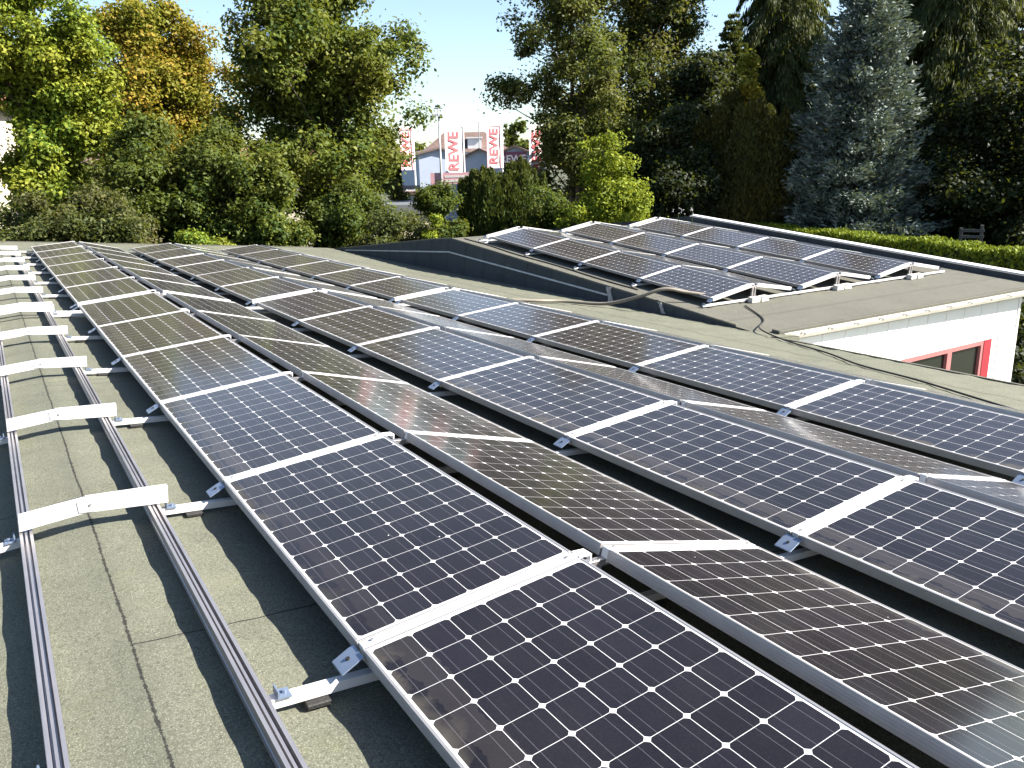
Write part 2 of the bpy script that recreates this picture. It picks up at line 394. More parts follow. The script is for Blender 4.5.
# sealant smears near the low end of the gable wall
for (ya, yb, wd) in ((.02, -.12, .16), (-1.5, -1.72, .09)):
    sm = MB(); pa = []
    for k, yy in enumerate(np.linspace(0, 1, 6)):
        a = r2a(9.5, ya, 0); p = QA @ Vector((AX0-.06, a.y, az_(a.y))); z = p.z+.02-(p.z-ROOFZ+.0)*yy
        x = p.x-.012-.05*yy; y = ya+(yb-ya)*yy+random.uniform(-.03, .03); ww = wd*(.6+.5*abs(yy-.5)*2)*random.uniform(.8, 1.15)
        pa.append((Vector((x, y-ww/2, z)), Vector((x, y+ww/2, z))))
    v = []
    for a, b in pa: v += [QAi @ a, QAi @ b, QAi @ (a+Vector((.03, 0, 0))), QAi @ (b+Vector((.03, 0, 0)))]
    f = []
    for i in range(5): j = 4*i; f += [(j, j+1, j+5, j+4), (j, j+4, j+6, j+2), (j+1, j+3, j+7, j+5)]
    sm.add(v, f)
    link('sealant_smear', sm.mesh('sealant_smear', M['mortar']), parent=annex)
# right hand parapet with a metal capping
pa = MB().box(AX1-.30, AX1+.02, AE, AR, ROOFZ-.05, .10)
pa.prism([(AR, -.1), (AR+11, az_(AR+11)-.1), (AR+11, az_(AR+11)+.14), (AR, .10)], AX1-.30, AX1+.02, ax=0)
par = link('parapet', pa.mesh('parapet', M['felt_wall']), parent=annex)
ca = MB().prism([(AX1-.17, .102), (AX1+.06, .102), (AX1+.06, .12), (AX1+.0, .14), (AX1-.17, .122)], AE-.05, AR+.02)
link('capping', ca.mesh('capping', M['cap']), parent=par)
par.location = (8.2, AR, 0)
par.data.transform(Matrix.Translation((-8.2, -AR, 0)))
for c_ in par.children: c_.data.transform(Matrix.Translation((-8.2, -AR, 0)))
par.rotation_euler = (R(.15), 0, R(-1.1))
# eave: kerb of folded felt, fascia and gutter lip
kb = MB().box(AX0+.2, AX1+.05, AE-.02, AE+.14, ROOFZ-.02, ROOFZ+.055)
link('eave_kerb', kb.mesh('eave_kerb', M['felt2'], .012), parent=annex)
gu = MB().prism([(AE-.022, ROOFZ+.0), (AE-.022, ROOFZ-.13), (AE-.05, ROOFZ-.13), (AE-.06, ROOFZ-.09), (AE-.11, ROOFZ-.09), (AE-.125, ROOFZ-.03), (AE-.115, ROOFZ-.03), (AE-.105, ROOFZ-.075), (AE-.06, ROOFZ-.075), (AE-.05, ROOFZ+.0)], AX0+.32, AX1+.05, ax=0)
gut = link('gutter', gu.mesh('gutter', M['gutter']), parent=annex)
for i in range(13):
    x = AX0+.7+i*.68; b = MB().box(x, x+.03, AE-.135, AE-.02, ROOFZ-.03, ROOFZ-.015)
    link('gutter_bracket', b.mesh('gutter_bracket', M['steel']), parent=gut)
# facade: world-vertical wall at y=-4.2 (world)
FY = -4.06; ZT = -.93
Wm = GAi                         # world -> annex local
def wbox(mbx, x0, x1, y0, y1, z0, z1): mbx.box(x0+.58, x1+.58, y0, y1, z0, z1, Wm)
fac = MB()
wins = [(9.9, 11.1), (11.25, 12.45), (12.6, 15.42)]
WZ0, WZ1 = -2.95, -1.84
wbox(fac, 9.35, 16.66, FY, FY+.25, WZ1, ZT); wbox(fac, 9.35, 16.66, FY, FY+.25, GROUND, WZ0)
wbox(fac, 9.35, 9.9, FY, FY+.25, WZ0, WZ1); wbox(fac, 11.10, 11.25, FY, FY+.25, WZ0, WZ1); wbox(fac, 12.45, 12.6, FY, FY+.25, WZ0, WZ1); wbox(fac, 15.7, 16.66, FY, FY+.25, WZ0, WZ1)
wbox(fac, 16.42, 16.66, FY+.25, 9, GROUND, ZT)
link('facade_wall', fac.mesh('facade_wall', M['white_paint']), parent=annex)
x = 9.6
while x < 15.9:
    pn = MB(); wbox(pn, x, x+.035, FY-.012, FY-.001, WZ1+.08, ZT-.02); x += .62
    link('cover_strip', pn.mesh('cover_strip', M['white_paint']), parent=annex)
pn = MB(); wbox(pn, 15.95, 16.61, FY-.016, FY-.002, GROUND, -1.72); link('facade_panel', pn.mesh('facade_panel', M['white_paint']), parent=annex)
pn = MB(); wbox(pn, 16.62, 16.69, FY-.02, FY+.1, GROUND, ZT); link('corner_trim', pn.mesh('corner_trim', M['white_paint']), parent=annex)
for (a, b) in wins:
    fr = MB(); t = .09
    wbox(fr, a, b, FY-.01, FY+.08, WZ1-t, WZ1); wbox(fr, a, b, FY-.01, FY+.08, WZ0, WZ0+t)
    wbox(fr, a, a+t, FY-.01, FY+.08, WZ0+t, WZ1-t); wbox(fr, b-t, b, FY-.01, FY+.08, WZ0+t, WZ1-t)
    if b-a > 2: wbox(fr, 14.12, 14.27, FY-.012, FY+.08, WZ0+t, WZ1-t)
    wo = link('window', fr.mesh('window_frame', M['sunlit_red_paint']), parent=annex)
    gl = MB(); wbox(gl, a+t, b-t, FY+.05, FY+.06, WZ0+t, WZ1-t); link('pane', gl.mesh('window_pane', M['glass']), parent=wo)
dr = MB(); wbox(dr, 15.42, 15.70, FY-.02, FY+.1, GROUND, WZ1+.0); link('red_post', dr.mesh('red_post', M['red_paint']), parent=annex)
sf = MB(); wbox(sf, 16.66, 18.6, FY-.05, 8.5, -1.0, -.94); link('recess_shade_wall', MB().box(16.7, 18.2, FY+1.5, FY+1.7, GROUND, -1.0, Wm).mesh('recess_shade_wall', M['darkgrey']), parent=annex)  # dark grey of this wall stands in for deep shade under the soffit
link('soffit', sf.mesh('soffit', M['cream']), parent=annex)
bw = MB(); wbox(bw, 9.4, 9.6, FY+.25, 16, GROUND, -1.1); wbox(bw, 18.2, 18.4, 1.0, 16, GROUND, -1.0); link('wall', bw.mesh('annex_wall', M['whitewall']), parent=annex)

# ------------------------------------------------------------------ solar hardware meshes
def frame_mesh():
    m = MB(); h = .056; t = .011; L = .03
    m.box(0, PW, 0, t, -h, 0).box(0, PW, PL-t, PL, -h, 0).box(0, t, t, PL-t, -h, 0).box(PW-t, PW, t, PL-t, -h, 0)
    m.box(t, L, t, PL-t, -h, -h+.003).box(PW-L, PW-t, t, PL-t, -h, -h+.003)
    for x0, x1 in ((-.0015, 0), (PW, PW+.0015)):   # ribs on the outer faces
        for z in (-.008, -.020, -.032, -.044): m.box(x0, x1, .002, PL-.002, z-.002, z+.002)
    return m.mesh('panel_frame', M['frame'], .0007)
FRAME = frame_mesh()
GLASS = MB().box(.0105, PW-.0105, .0105, PL-.0105, -.0065, -.0025).mesh('panel_glass', M['cells'])
BACK = MB().box(.012, PW-.012, .012, PL-.012, -.0085, -.0075).mesh('panel_back', M['back'])
CT, ST = math.cos(TILT), math.sin(TILT)
ORD = ['first', 'second', 'third', 'fourth', 'fifth', 'sixth', 'seventh', 'eighth', 'ninth', 'tenth', 'eleventh', 'twelfth', 'thirteenth', 'fourteenth', 'fifteenth', 'sixteenth']

def panel_M(base, t, side, ya, yb):
    """ya<yb span along y of the clear slot"""
    x = t*TP; y0 = (ya+yb)/2-PL/2; y1 = y0+PL
    if side == 'left':
        m = Matrix(((CT, 0, -ST, x), (0, 1, 0, y0), (ST, 0, CT, H0), (0, 0, 0, 1)))
    else:
        m = Matrix(((-CT, 0, ST, x+2*PW*CT+GAP), (0, -1, 0, y1), (ST, 0, CT, H0), (0, 0, 0, 1)))
    return base @ m
PROTO = None
def copy_tree(o):
    r = o.copy(); COL.objects.link(r)
    for ch in o.children:
        c = ch.copy(); COL.objects.link(c); c.parent = r
        for g in ch.children:
            d = g.copy(); COL.objects.link(d); d.parent = c
    return r
def add_panel(Mw, label, group):
    global PROTO
    if PROTO is None:
        PROTO = empty('solar_panel', Mw, label, 'solar panel', group)
        link('frame', FRAME, parent=PROTO); link('glass', GLASS, parent=PROTO); link('back_sheet', BACK, parent=PROTO)
        return PROTO
    o = copy_tree(PROTO); o.matrix_world = Mw; o['label'] = label; o['group'] = group; return o

def jit(m, a=.0025):
    return m @ Matrix.Rotation(random.gauss(0, a*.5), 4, 'X') @ Matrix.Rotation(random.gauss(0, a), 4, 'Y') @ Matrix.Rotation(random.gauss(0, a*.25), 4, 'Z')
rows = ['leftmost', 'middle', 'rightmost']
def block(base, junc, ntent, where, group):
    """junc: y of the seam centres, nearest first"""
    for t in range(ntent):
        for side in ('left', 'right'):
            n = 0
            for i in range(len(junc)-1):
                yb, ya = max(junc[i], junc[i+1]), min(junc[i], junc[i+1])
                Mw = panel_M(base, t, side, ya, yb)
                if not seen([Mw @ Vector((u*PW, v*PL, 0)) for u in np.linspace(0, 1, 7) for v in np.linspace(0, 1, 13)]): continue
                lab = f"{ORD[n]} solar panel from the camera on the {side} face of the {rows[t]} row, {where}"
                add_panel(jit(Mw), lab, group); n += 1
JN = [-(SN+k*PITCH) for k in range(0, 8)][::-1]
JF = [SN+.001+k*PITCH for k in range(0, 7)]
JA = [-k*PITCH for k in range(0, 5)][::-1]
block(G, JN, 3, 'near block', 'solar panels of the near block')
block(G, JF, 3, 'far block', 'solar panels of the far block')
block(GA, JA, 3, 'raised roof', 'solar panels on the raised roof')

# arch: two sloping beams, ridge cap, link, feet.  local frame: x across, origin at the low left panel edge, z=0 at roof normal 0
def beam_mb(side):
    m = MB(); s = 1 if side == 'left' else -1
    x = 0 if side == 'left' else 2*PW*CT+GAP
    mt = Matrix(((s*CT, 0, -s*ST, x), (0, 1, 0, 0), (ST, 0, CT, H0), (0, 0, 0, 1)))
    m.box(.004, PW-.006, -.021, .021, -.065, .001, mt)
    return m
ARCH = None
def add_arch(Mw, label, group, posts=True):
    global ARCH
    if ARCH is None:
        r = empty('mounting_arch', Mw, label, 'mounting frame', group)
        for sd in ('left', 'right'):
            be = link('beam', beam_mb(sd).mesh('arch_beam', M['white_alu'], .002), parent=r)
            s = 1 if sd == 'left' else -1; x = 0 if sd == 'left' else 2*PW*CT+GAP
            mt = Matrix(((s*CT, 0, -s*ST, x), (0, 1, 0, 0), (ST, 0, CT, H0), (0, 0, 0, 1)))
            for u in (.05, PW-.05): link('bolt', MB().tube([mt @ Vector((u, 0, .0)), mt @ Vector((u, 0, .008))], .0075, 6).mesh('arch_bolt', M['steel']), parent=be)
            # foot bracket: bent plate that stands proud of the low panel edge
            q = MB(); k = -s
            q.add([(x+k*.004, -.052, .104), (x+k*.086, -.052, .054), (x+k*.086, .052, .054), (x+k*.004, .052, .104),
                   (x+k*.004, -.052, .098), (x+k*.086, -.052, .048), (x+k*.086, .052, .048), (x+k*.004, .052, .098)],
                  [(0, 1, 2, 3), (7, 6, 5, 4), (0, 4, 5, 1), (1, 5, 6, 2), (2, 6, 7, 3), (3, 7, 4, 0)])
            fb = link('foot_bracket', q.mesh('foot_bracket', M['bracket'], .0012), parent=r)
            hb = MB().tube([(x+k*.044, 0, .076), (x+k*.047, 0, .0845)], .0085, 8)
            link('bolt', hb.mesh('bracket_bolt', M['rubber']), parent=fb)
        c0 = PW*CT; zt = H0+PW*ST
        cp = MB().box(c0-.004, c0+.062, -.030, .030, zt-.006, zt+.002).box(c0+.056, c0+.062, -.030, .030, zt-.03, zt-.006)
        link('ridge_cap', cp.mesh('ridge_cap', M['cap'], .001), parent=r)
        lk = MB().box(c0-.02, c0+GAP+.02, -.018, .018, zt-.075, zt-.045).box(c0+.03, c0+.07, -.02, .02, 0, zt-.075).box(c0+GAP-.055, c0+GAP-.025, -.02, .02, 0, zt-.075)
        link('ridge_post', lk.mesh('ridge_post', M['alu'], .001), parent=r)
        ARCH = r; return r
    o = copy_tree(ARCH); o.matrix_world = Mw; o['label'] = label; o['group'] = group; return o
def arches(base, ys, ntent, where, group):
    for t in range(ntent):
        n = 0
        for y in ys:
            Mw = base @ Matrix.Translation((t*TP, y, 0))
            pts = [Mw @ Vector((x, 0, H0+min(x, 2*PW-x)*.17)) for x in np.linspace(0, 2.1, 12)]
            if not seen(pts): continue
            add_arch(Mw, f"{ORD[n]} white cross frame from the camera under the {rows[t]} panel row, {where}", group); n += 1
arches(G, JN, 3, 'near block', 'cross frames of the near block')
arches(G, JF, 3, 'far block', 'cross frames of the far block')
arches(GA, JA[:], 3, 'raised roof', 'cross frames on the raised roof')
# doubled cross frames beyond the far panels of the raised roof
for t in range(3):
    add_arch(GA @ Matrix.Translation((t*TP, .30, 0)), f"bare white cross frame behind the far end of the {rows[t]} row, raised roof", 'cross frames on the raised roof')

PAD = MB().box(-.045, .045, -.055, .055, 0, .0205).mesh('rubber_pad', M['rubber'], .004)
# base rails: long bars under the arches
CLAMP = MB().box(-.025, .025, -.03, .03, 0, .006).box(.019, .025, -.03, .03, .006, .03).tube([(-.005, 0, .006), (-.005, 0, .018)], .009, 6).mesh('rail_clamp', M['bracket'])
def base_rail(Mw, x0, x1, label, group, z=ROOFZ):
    r = empty('base_rail', Mw, label, 'base rail', group)
    m = MB().box(x0, x1, -.021, .021, z+.022, z+.060)
    link('bar', m.mesh('rail_bar', M['white_alu'], .002), parent=r)
    c_ = link('clamp', CLAMP, parent=r); c_.location = (x0+.045, 0, z+.060); c_.rotation_euler = (0, 0, math.pi)
    x = x0+.16
    while x < x1:
        q = link('rubber_pad', PAD, parent=r); q.location = (x, 0, z+.001); x += TP/3.0
    return r
i = 0
for y in JN:
    if y < -12.5: continue
    base_rail(G @ Matrix.Translation((0, y-.0, 0)), -.33, 7.15, f"{ORD[i]} long base rail from the camera crossing under near panel rows", 'base rails of the near block'); i += 1
for i, y in enumerate(JF):
    base_rail(G @ Matrix.Translation((0, y, 0)), -.33, 7.15, f"{ORD[i]} long base rail from the camera crossing under far panel rows", 'base rails of the far block')
for i, y in enumerate(JA+[.30]):
    base_rail(GA @ Matrix.Translation((0, y, 0)), -.22, 7.2, f"{ORD[i]} long base rail from the camera lying on the raised roof", 'base rails on the raised roof')

# ballast blocks at the near end of the raised roof rows
BB = None
for t in range(3):
    for k, (dx, nm) in enumerate(((.0, 'left'), (.24, 'right'))):
        m = MB().box(-.105, .105, -.06, .06, 0, .10).mesh('ballast_block', M['concrete'], .006) if BB is None else BB
        BB = m; o = link('ballast_block', m)
        o.matrix_world = GA @ Matrix.Translation((t*TP+PW*CT+.0+dx+.02, JA[0]-.10, ROOFZ+.005)) @ Matrix.Rotation(R(random.uniform(-4, 4)), 4, 'Z')
        tag(o, f"{nm} pale concrete block of the pair at the near end of {rows[t]} row, raised roof", 'ballast block', 'concrete blocks weighing down the raised rows')

# ------------------------------------------------------------------ empty rack on the roof ridge
L10 = R(10)
def lz(x, h): return h if x >= X0 else h-(X0-x)*LS   # height above the folded roof
def rail_profile(wd, h):
    a = wd/2
    return [(-a, 0), (a, 0), (a, h*.30), (a-.006, h*.34), (a-.006, h*.42), (a, h*.46), (a, h), (a-.014, h), (a-.014, h-.012), (a-.018, h-.03), (.004, h-.03), (.004, h-.004),
            (-.006, h-.004), (-.006, h-.03), (-a+.018, h-.03), (-a+.014, h-.012), (-a+.014, h), (-a, h), (-a, h*.46), (-a+.006, h*.42), (-a+.006, h*.34), (-a, h*.30)]
for (x, nm) in ((-.375, 'right'), (-.975, 'left')):
    zz = ROOFZ if x > X0 else rz(x)
    m = MB().prism(rail_profile(.058, .068), -15.2, 13.0)
    o = link('mounting_rail', m.mesh('mounting_rail', M['alu'])); o.matrix_world = G @ Matrix.Translation((x, 0, zz+.024))
    tag(o, f"long grooved aluminium rail on the {nm} side of the empty rack", 'mounting rail', 'rails of the empty rack')
def cross_mesh(kind):
    m = MB(); zr = .140; zm = .133; zl = .080; h = .084
    if kind == 'r': m.prism([(-.700, zm-h), (-.300, zr-h-.012), (-.300, zr), (-.700, zm)], -.020, .020)
    elif kind == 'l': m.prism([(-1.005, zl-h), (-.7005, zm-h), (-.7005, zm-.004), (-1.005, zl)], -.022, .018)
    elif kind == 's': m.prism([(-.735, zm-h+.006), (-.66, zm-h+.006), (-.648, zm-.01), (-.742, zm-.018)], -.027, -.0205)
    return m
CR0 = None; n = 0
for y in sorted(JN+JF):
    if y < -12.4 or y > 12.3: continue
    near = y < -9
    lab = f"{ORD[max(0, n-1)]} white bent crosspiece from the camera on the empty ridge rack"
    Mw = G @ Matrix.Translation((0, y-.0, 0)) @ Matrix.Rotation(R(random.uniform(-.4, .4)), 4, 'Z')
    if near: pass
    elif CR0 is None:
        r = empty('rack_crosspiece', Mw, lab, 'crosspiece', 'crosspieces of the empty rack'); CR0 = r
        link('right_arm', cross_mesh('r').mesh('cross_right', M['white_alu'], .002), parent=r)
        link('left_arm', cross_mesh('l').mesh('cross_left', M['white_alu'], .002), parent=r)
        sp = link('splice_plate', cross_mesh('s').mesh('cross_splice', M['white_alu'], .001), parent=r)
        b = MB().tube([(-.68, -.027, .095), (-.68, -.033, .095)], .008, 6)
        link('bolt', b.mesh('cross_bolt', M['steel']), parent=sp)
    else:
        o = copy_tree(CR0); o.matrix_world = Mw; o['label'] = lab
    # stub of the base bar that runs down the far roof slope
    r2 = empty('base_rail', G @ Matrix.Translation((-1.0, y, rz(-1.0))) @ Matrix.Rotation(-L10, 4, 'Y'), f"{ORD[n]} base bar from the camera leaving the empty rack to the left", 'base rail', 'base bars left of the empty rack')
    link('bar', MB().box(-1.5, .02, -.021, .021, .022, .06).mesh('rail_bar_left', M['white_alu'], .002), parent=r2)
    c_ = link('clamp', CLAMP, parent=r2); c_.location = (-.035, 0, .060)
    link('rubber_pad', MB().box(-.32, -.22, -.055, .055, .001, .0215).mesh('rubber_pad_left', M['rubber'], .004), parent=r2)
    n += 1

# ------------------------------------------------------------------ conduit and cable on the roofs
def rp(px, py, z=ROOFZ+.02):
    Mi = CAM_ROT.to_matrix(); v = Mi @ Vector(((px-512)/FPX, -(py-384)/FPX, -1)); t = (z-CAM_LOC.z)/v.z; return CAM_LOC+v*t
def smooth(pts, n=6):
    out = []; P = [Vector(q) for q in pts]; P = [2*P[0]-P[1]]+P+[2*P[-1]-P[-2]]
    for i in range(1, len(P)-2):
        for k in range(n):
            t = k/n; a, b, c, d = P[i-1:i+3]
            out.append(.5*((2*b)+(c-a)*t+(2*a-5*b+4*c-d)*t*t+(3*b-a-3*c+d)*t**3))
    return out+[P[-2]]
pts = [(7.3, .55, 0), (7.9, .25, 0), (8.45, .1, 0), (8.95, -.55, .02), (9.25, -1.15, .22), (9.55, -1.5, .40), (9.9, -1.72, .36), (10.25, -1.95, .325)]
o = link('conduit', MB().tube(smooth(pts), .032, 8).mesh('conduit', M['hose'], smooth=True)); o.matrix_world = G
tag(o, 'beige flexible conduit climbing from the lower roof onto the raised roof', 'conduit')
pts = [QA @ Vector((.6, -8.3, ROOFZ+.02)), QA @ Vector((.1, -9.2, ROOFZ+.02)), Vector((9.45, -3.9, .02)), Vector((9.1, -4.7, -.03)), Vector((8.75, -5.7, -.03)), Vector((8.35, -6.5, -.03)), Vector((8.15, -7.4, -.03)), Vector((7.75, -8.5, -.03)), Vector((7.4, -9.6, -.03)), Vector((7.3, -11.5, -.03))]
o = link('roof_cable', MB().tube(smooth(pts), .012, 6).mesh('roof_cable', M['cable'], smooth=True)); o.matrix_world = G
tag(o, 'thin black cable snaking down the raised roof corner and along lower roof', 'cable')

# ------------------------------------------------------------------ foliage tools
def unit(a): return a/np.maximum(np.linalg.norm(a, axis=1, keepdims=True), 1e-9)
def leaves(C, A, B, name, mat):
    """C centres, A half-length vectors, B half-width vectors -> bent rhombus leaves"""
    n = len(C); nrm = np.cross(A, B); nrm = unit(nrm)*np.linalg.norm(B, axis=1, keepdims=True)*.35
    V = np.stack([C-A, C+B*1.0-A*.1+nrm, C+A-nrm*.5, C-B*1.0-A*.1+nrm], 1).reshape(-1, 3)
    F = np.arange(4*n).reshape(n, 4); return npmesh(name, V, F, mat)
def rand_dirs(n): return unit(RNG.normal(size=(n, 3)))
def tubes(segs, name, mat, n=5):
    m = MB()
    for pts, rad in segs: m.tube(pts, rad, n, False)
    return m.mesh(name, mat, smooth=True)
def tree_root(name, base, label, cat, group=None): return empty(name, Matrix.Translation(base), label, cat, group)

def broad(name, px, D, hw, ytop, ybot, mat, label, cat='tree', group=None, nclump=170, per=120, leaf=.11, prof=None, gap=.15, bark='bark', flat=.85, hole=None, seed=0, stems=1, clr=.16, lean=0):
    global RNG; RNG = np.random.default_rng(seed+abs(int(px))*7+int(D)); rr = random.Random(seed+int(px))
    if D < 45: D *= 1.42 if px < 720 else 1.62; per = int(per*2.3); leaf *= .92 if px < 720 else 1.05
    base = polar(px, D); zt = height(px, ytop, D)-GROUND; zb = max(.05, height(px, ybot, D)-GROUND); Rm = hw*D/FPX/ .98
    prof = prof or (lambda h: (max(0, math.sin(math.pi*min(1, (h*.86+.14))**.9)))**.62)
    phase = RNG.uniform(0, 6.28, 6)
    C = []; limbs = []; nclump = int(nclump*1.25); nl = max(9, int(nclump/5))
    while len(limbs) < nl:
        h = RNG.uniform(0.03, 1)**.85; th = len(limbs)*2.399+RNG.uniform(-.5, .5)
        if RNG.uniform() > .35+.65*prof(h): continue
        lob = 1+.24*math.sin(3*th+phase[0]+4*h)+.16*math.sin(5*th+phase[1]-7*h)+.12*math.sin(13*h+phase[2])
        r = prof(h)*Rm*lob*RNG.uniform(.72, 1.12)
        e = np.array([r*math.cos(th)+lean*h, r*math.sin(th), zb+(zt-zb)*(h*.97+.02)])
        s0 = np.array([lean*h*.5, 0, max(.25*zb+.2, e[2]-r*RNG.uniform(.5, 1.1)-.25*(zt-zb)*max(0, h-.75))])
        limbs.append((s0, e))
    for q in range(nclump):
        s0, e = limbs[q % nl]; t = RNG.uniform(.12, 1.03)**.8; v = e-s0
        C.append(s0+v*t+np.array([0, 0, .12*np.linalg.norm(v)*math.sin(math.pi*min(1, t))])+RNG.normal(0, 1, 3)*np.array([.12, .12, .09])*Rm*(1.1-.4*t)*(1+gap))
    if hole:
        def outside(c):
            v = CAM_M.inverted() @ (base+Vector(c)); x = 512+FPX*v.x/-v.z; y = 384-FPX*v.y/-v.z
            return all(math.hypot((x-hx)/rx, (y-hy)/ry) > 1 for hx, hy, rx, ry in hole)
        C = [c for c in C if outside(c)]; nclump = len(C)
    C = np.array(C); cr = clr*1.22*Rm*RNG.uniform(.5, 1.4, nclump)+.12
    # leaves
    k = np.repeat(np.arange(nclump), per); nn = len(k)
    d = rand_dirs(nn); rad = RNG.uniform(0, 1, nn)**.5
    P = C[k]+d*(cr[k]*rad)[:, None]*np.array([1.15, 1.15, flat])
    # stray sprigs beyond the clumps
    sp = RNG.uniform(size=nn) < .10; P[sp] += d[sp]*(cr[k][sp]*.6)[:, None]
    nrm = unit(d*.6+rand_dirs(nn)*.8+np.array([0, 0, .55])); a = unit(np.cross(nrm, rand_dirs(nn))); b = np.cross(nrm, a)
    s = leaf*RNG.uniform(.6, 1.3, nn)
    root = tree_root(name, base, label, cat, group)
    link('crown', leaves(P, a*s[:, None], b*(s*.62)[:, None], name+'_crown', M[mat]), parent=root)
    segs = []
    for q in range(stems):
        ox, oy = (0, 0) if stems == 1 else (rr.uniform(-.5, .5)*Rm*.5, rr.uniform(-.5, .5)*Rm*.4)
        tr = max(.05, zt*.017)/(1 if stems == 1 else 1.5)
        path = [Vector((ox*min(1, t*1.6)+math.sin(t*5+q)*.05*Rm*t+lean*max(0, t*zt-zb)/(zt-zb), oy*min(1, t*1.6)+math.cos(t*4+q)*.05*Rm*t, zt*.93*t)) for t in np.linspace(0, 1, 9)]
        segs.append((path, [tr*(1.25 if i == 0 else 1)*(1-i/9.0)+.012 for i in range(9)]))
        idx = [i for i in range(nclump) if i % stems == q]; rr.shuffle(idx)
        for i in idx[:int(len(idx)*.5)]:
            c = Vector(C[i]); f = max(.12, min(.9, (c.z-Vector((c.x, c.y, 0)).length*.75)/(zt*.93))); j = min(7, int(f*8)); a0 = path[j].lerp(path[j+1], f*8-j)
            md = a0.lerp(c, .5)+Vector((rr.uniform(-.1, .1), rr.uniform(-.1, .1), .06*(c-a0).length))
            r0 = max(.014, tr*.34*(1-f*.7)); segs.append(([a0, md, c], [r0, r0*.6, r0*.25]))
    link('trunk', tubes(segs, name+'_trunk', M[bark]), parent=root)
    return root

def conifer(name, px, D, hw, ytop, mat, label, style, ybot=None, cat='tree', group=None, levels=34, nb=9, per=40, leaf=.16, seed=0, power=.85, bark='bark', top=.0):
    global RNG; RNG = np.random.default_rng(seed+abs(int(px))*5+int(D)); rr = random.Random(seed)
    if D < 45: D *= 1.42 if px < 720 else 1.62; per = int(per*1.9); leaf *= 1.2
    base = polar(px, D); H = height(px, ytop, D)-GROUND; Rm = hw*D/FPX; z0 = .6 if ybot is None else max(.1, height(px, ybot, D)-GROUND)
    P = []; A = []; B = []; segs = []
    path = [Vector((math.sin(t*3)*.05, math.cos(t*3)*.05, H*t)) for t in np.linspace(0, 1, 8)]
    segs.append((path, [max(.015, H*.016*(1-i/7.6)) for i in range(8)]))
    for L in range(levels):
        f = (L+.3*rr.random())/levels; z = z0+(H-z0)*f; r = Rm*max(top, (1-f))**power
        k = max(3, int(nb*(.45+.55*(1-f))))
        zc = z
        for q in range(k):
            z = zc; th = 2*math.pi*(q+rr.random()*.8)/k+L*.7; ln = r*(rr.uniform(.72, 1.12) if style != 'blue' else rr.uniform(.62, 1.18))+.08; z += (rr.uniform(-.5, .5)*H/levels*1.6 if style == 'blue' else 0)
            dx, dy = math.cos(th), math.sin(th)
            if style == 'droop': c1, c2 = .18, -.55
            elif style == 'blue': c1, c2 = -.12, .02
            else: c1, c2 = .1, -.1
            pts = [Vector((dx*ln*t, dy*ln*t, z+ln*(c1*math.sin(math.pi*t*.7)+c2*t*t))) for t in (0, .35, .7, 1)]
            if ln > .6: segs.append((pts, [.03+.008*ln, .022, .014, .006]))
            n = max(6, int(per*(ln/Rm)**.8)); t = RNG.uniform(.12, 1, n)**.7
            if style == 'blue': kc = max(3, int(ln*3.2)); cen = (np.arange(kc)+.6)/kc; t = np.clip(cen[RNG.integers(0, kc, n)]+RNG.normal(0, .055, n), .08, 1.03)
            x = ln*t; zz = z+ln*(c1*np.sin(math.pi*t*.7)+c2*t*t)
            side = RNG.normal(0, 1, n)*((.26 if style == 'blue' else .17)*ln*(1.15-t)+.06)
            c = np.stack([dx*x-dy*side, dy*x+dx*side, zz+RNG.normal(0, .035 if style != 'blue' else .16, n)], 1)
            if style == 'droop':
                dirv = unit(np.stack([dx*.25+RNG.normal(0, .22, n), dy*.25+RNG.normal(0, .22, n), -np.ones(n)], 1)); ll = leaf*RNG.uniform(.7, 2.0, n)
                c = c+dirv*ll[:, None]*.9; wd = ll*.20
            elif style == 'blue':
                dirv = unit(np.stack([dx*.75-dy*np.sign(side)*.6+RNG.normal(0, .35, n), dy*.75+dx*np.sign(side)*.6+RNG.normal(0, .35, n), .28+RNG.normal(0, .35, n)], 1)); ll = leaf*RNG.uniform(.6, 1.25, n); wd = ll*.34
            else:
                dirv = unit(np.stack([dx*.5+RNG.normal(0, .35, n), dy*.5+RNG.normal(0, .35, n), .5+RNG.normal(0, .5, n)], 1)); ll = leaf*RNG.uniform(.6, 1.3, n); wd = ll*.36
            bb = unit(np.cross(dirv, rand_dirs(n)))
            P.append(c); A.append(dirv*ll[:, None]); B.append(bb*wd[:, None])
    root = tree_root(name, base, label, cat, group)
    link('crown', leaves(np.concatenate(P), np.concatenate(A), np.concatenate(B), name+'_crown', M[mat]), parent=root)
    link('trunk', tubes(segs, name+'_trunk', M[bark]), parent=root); return root

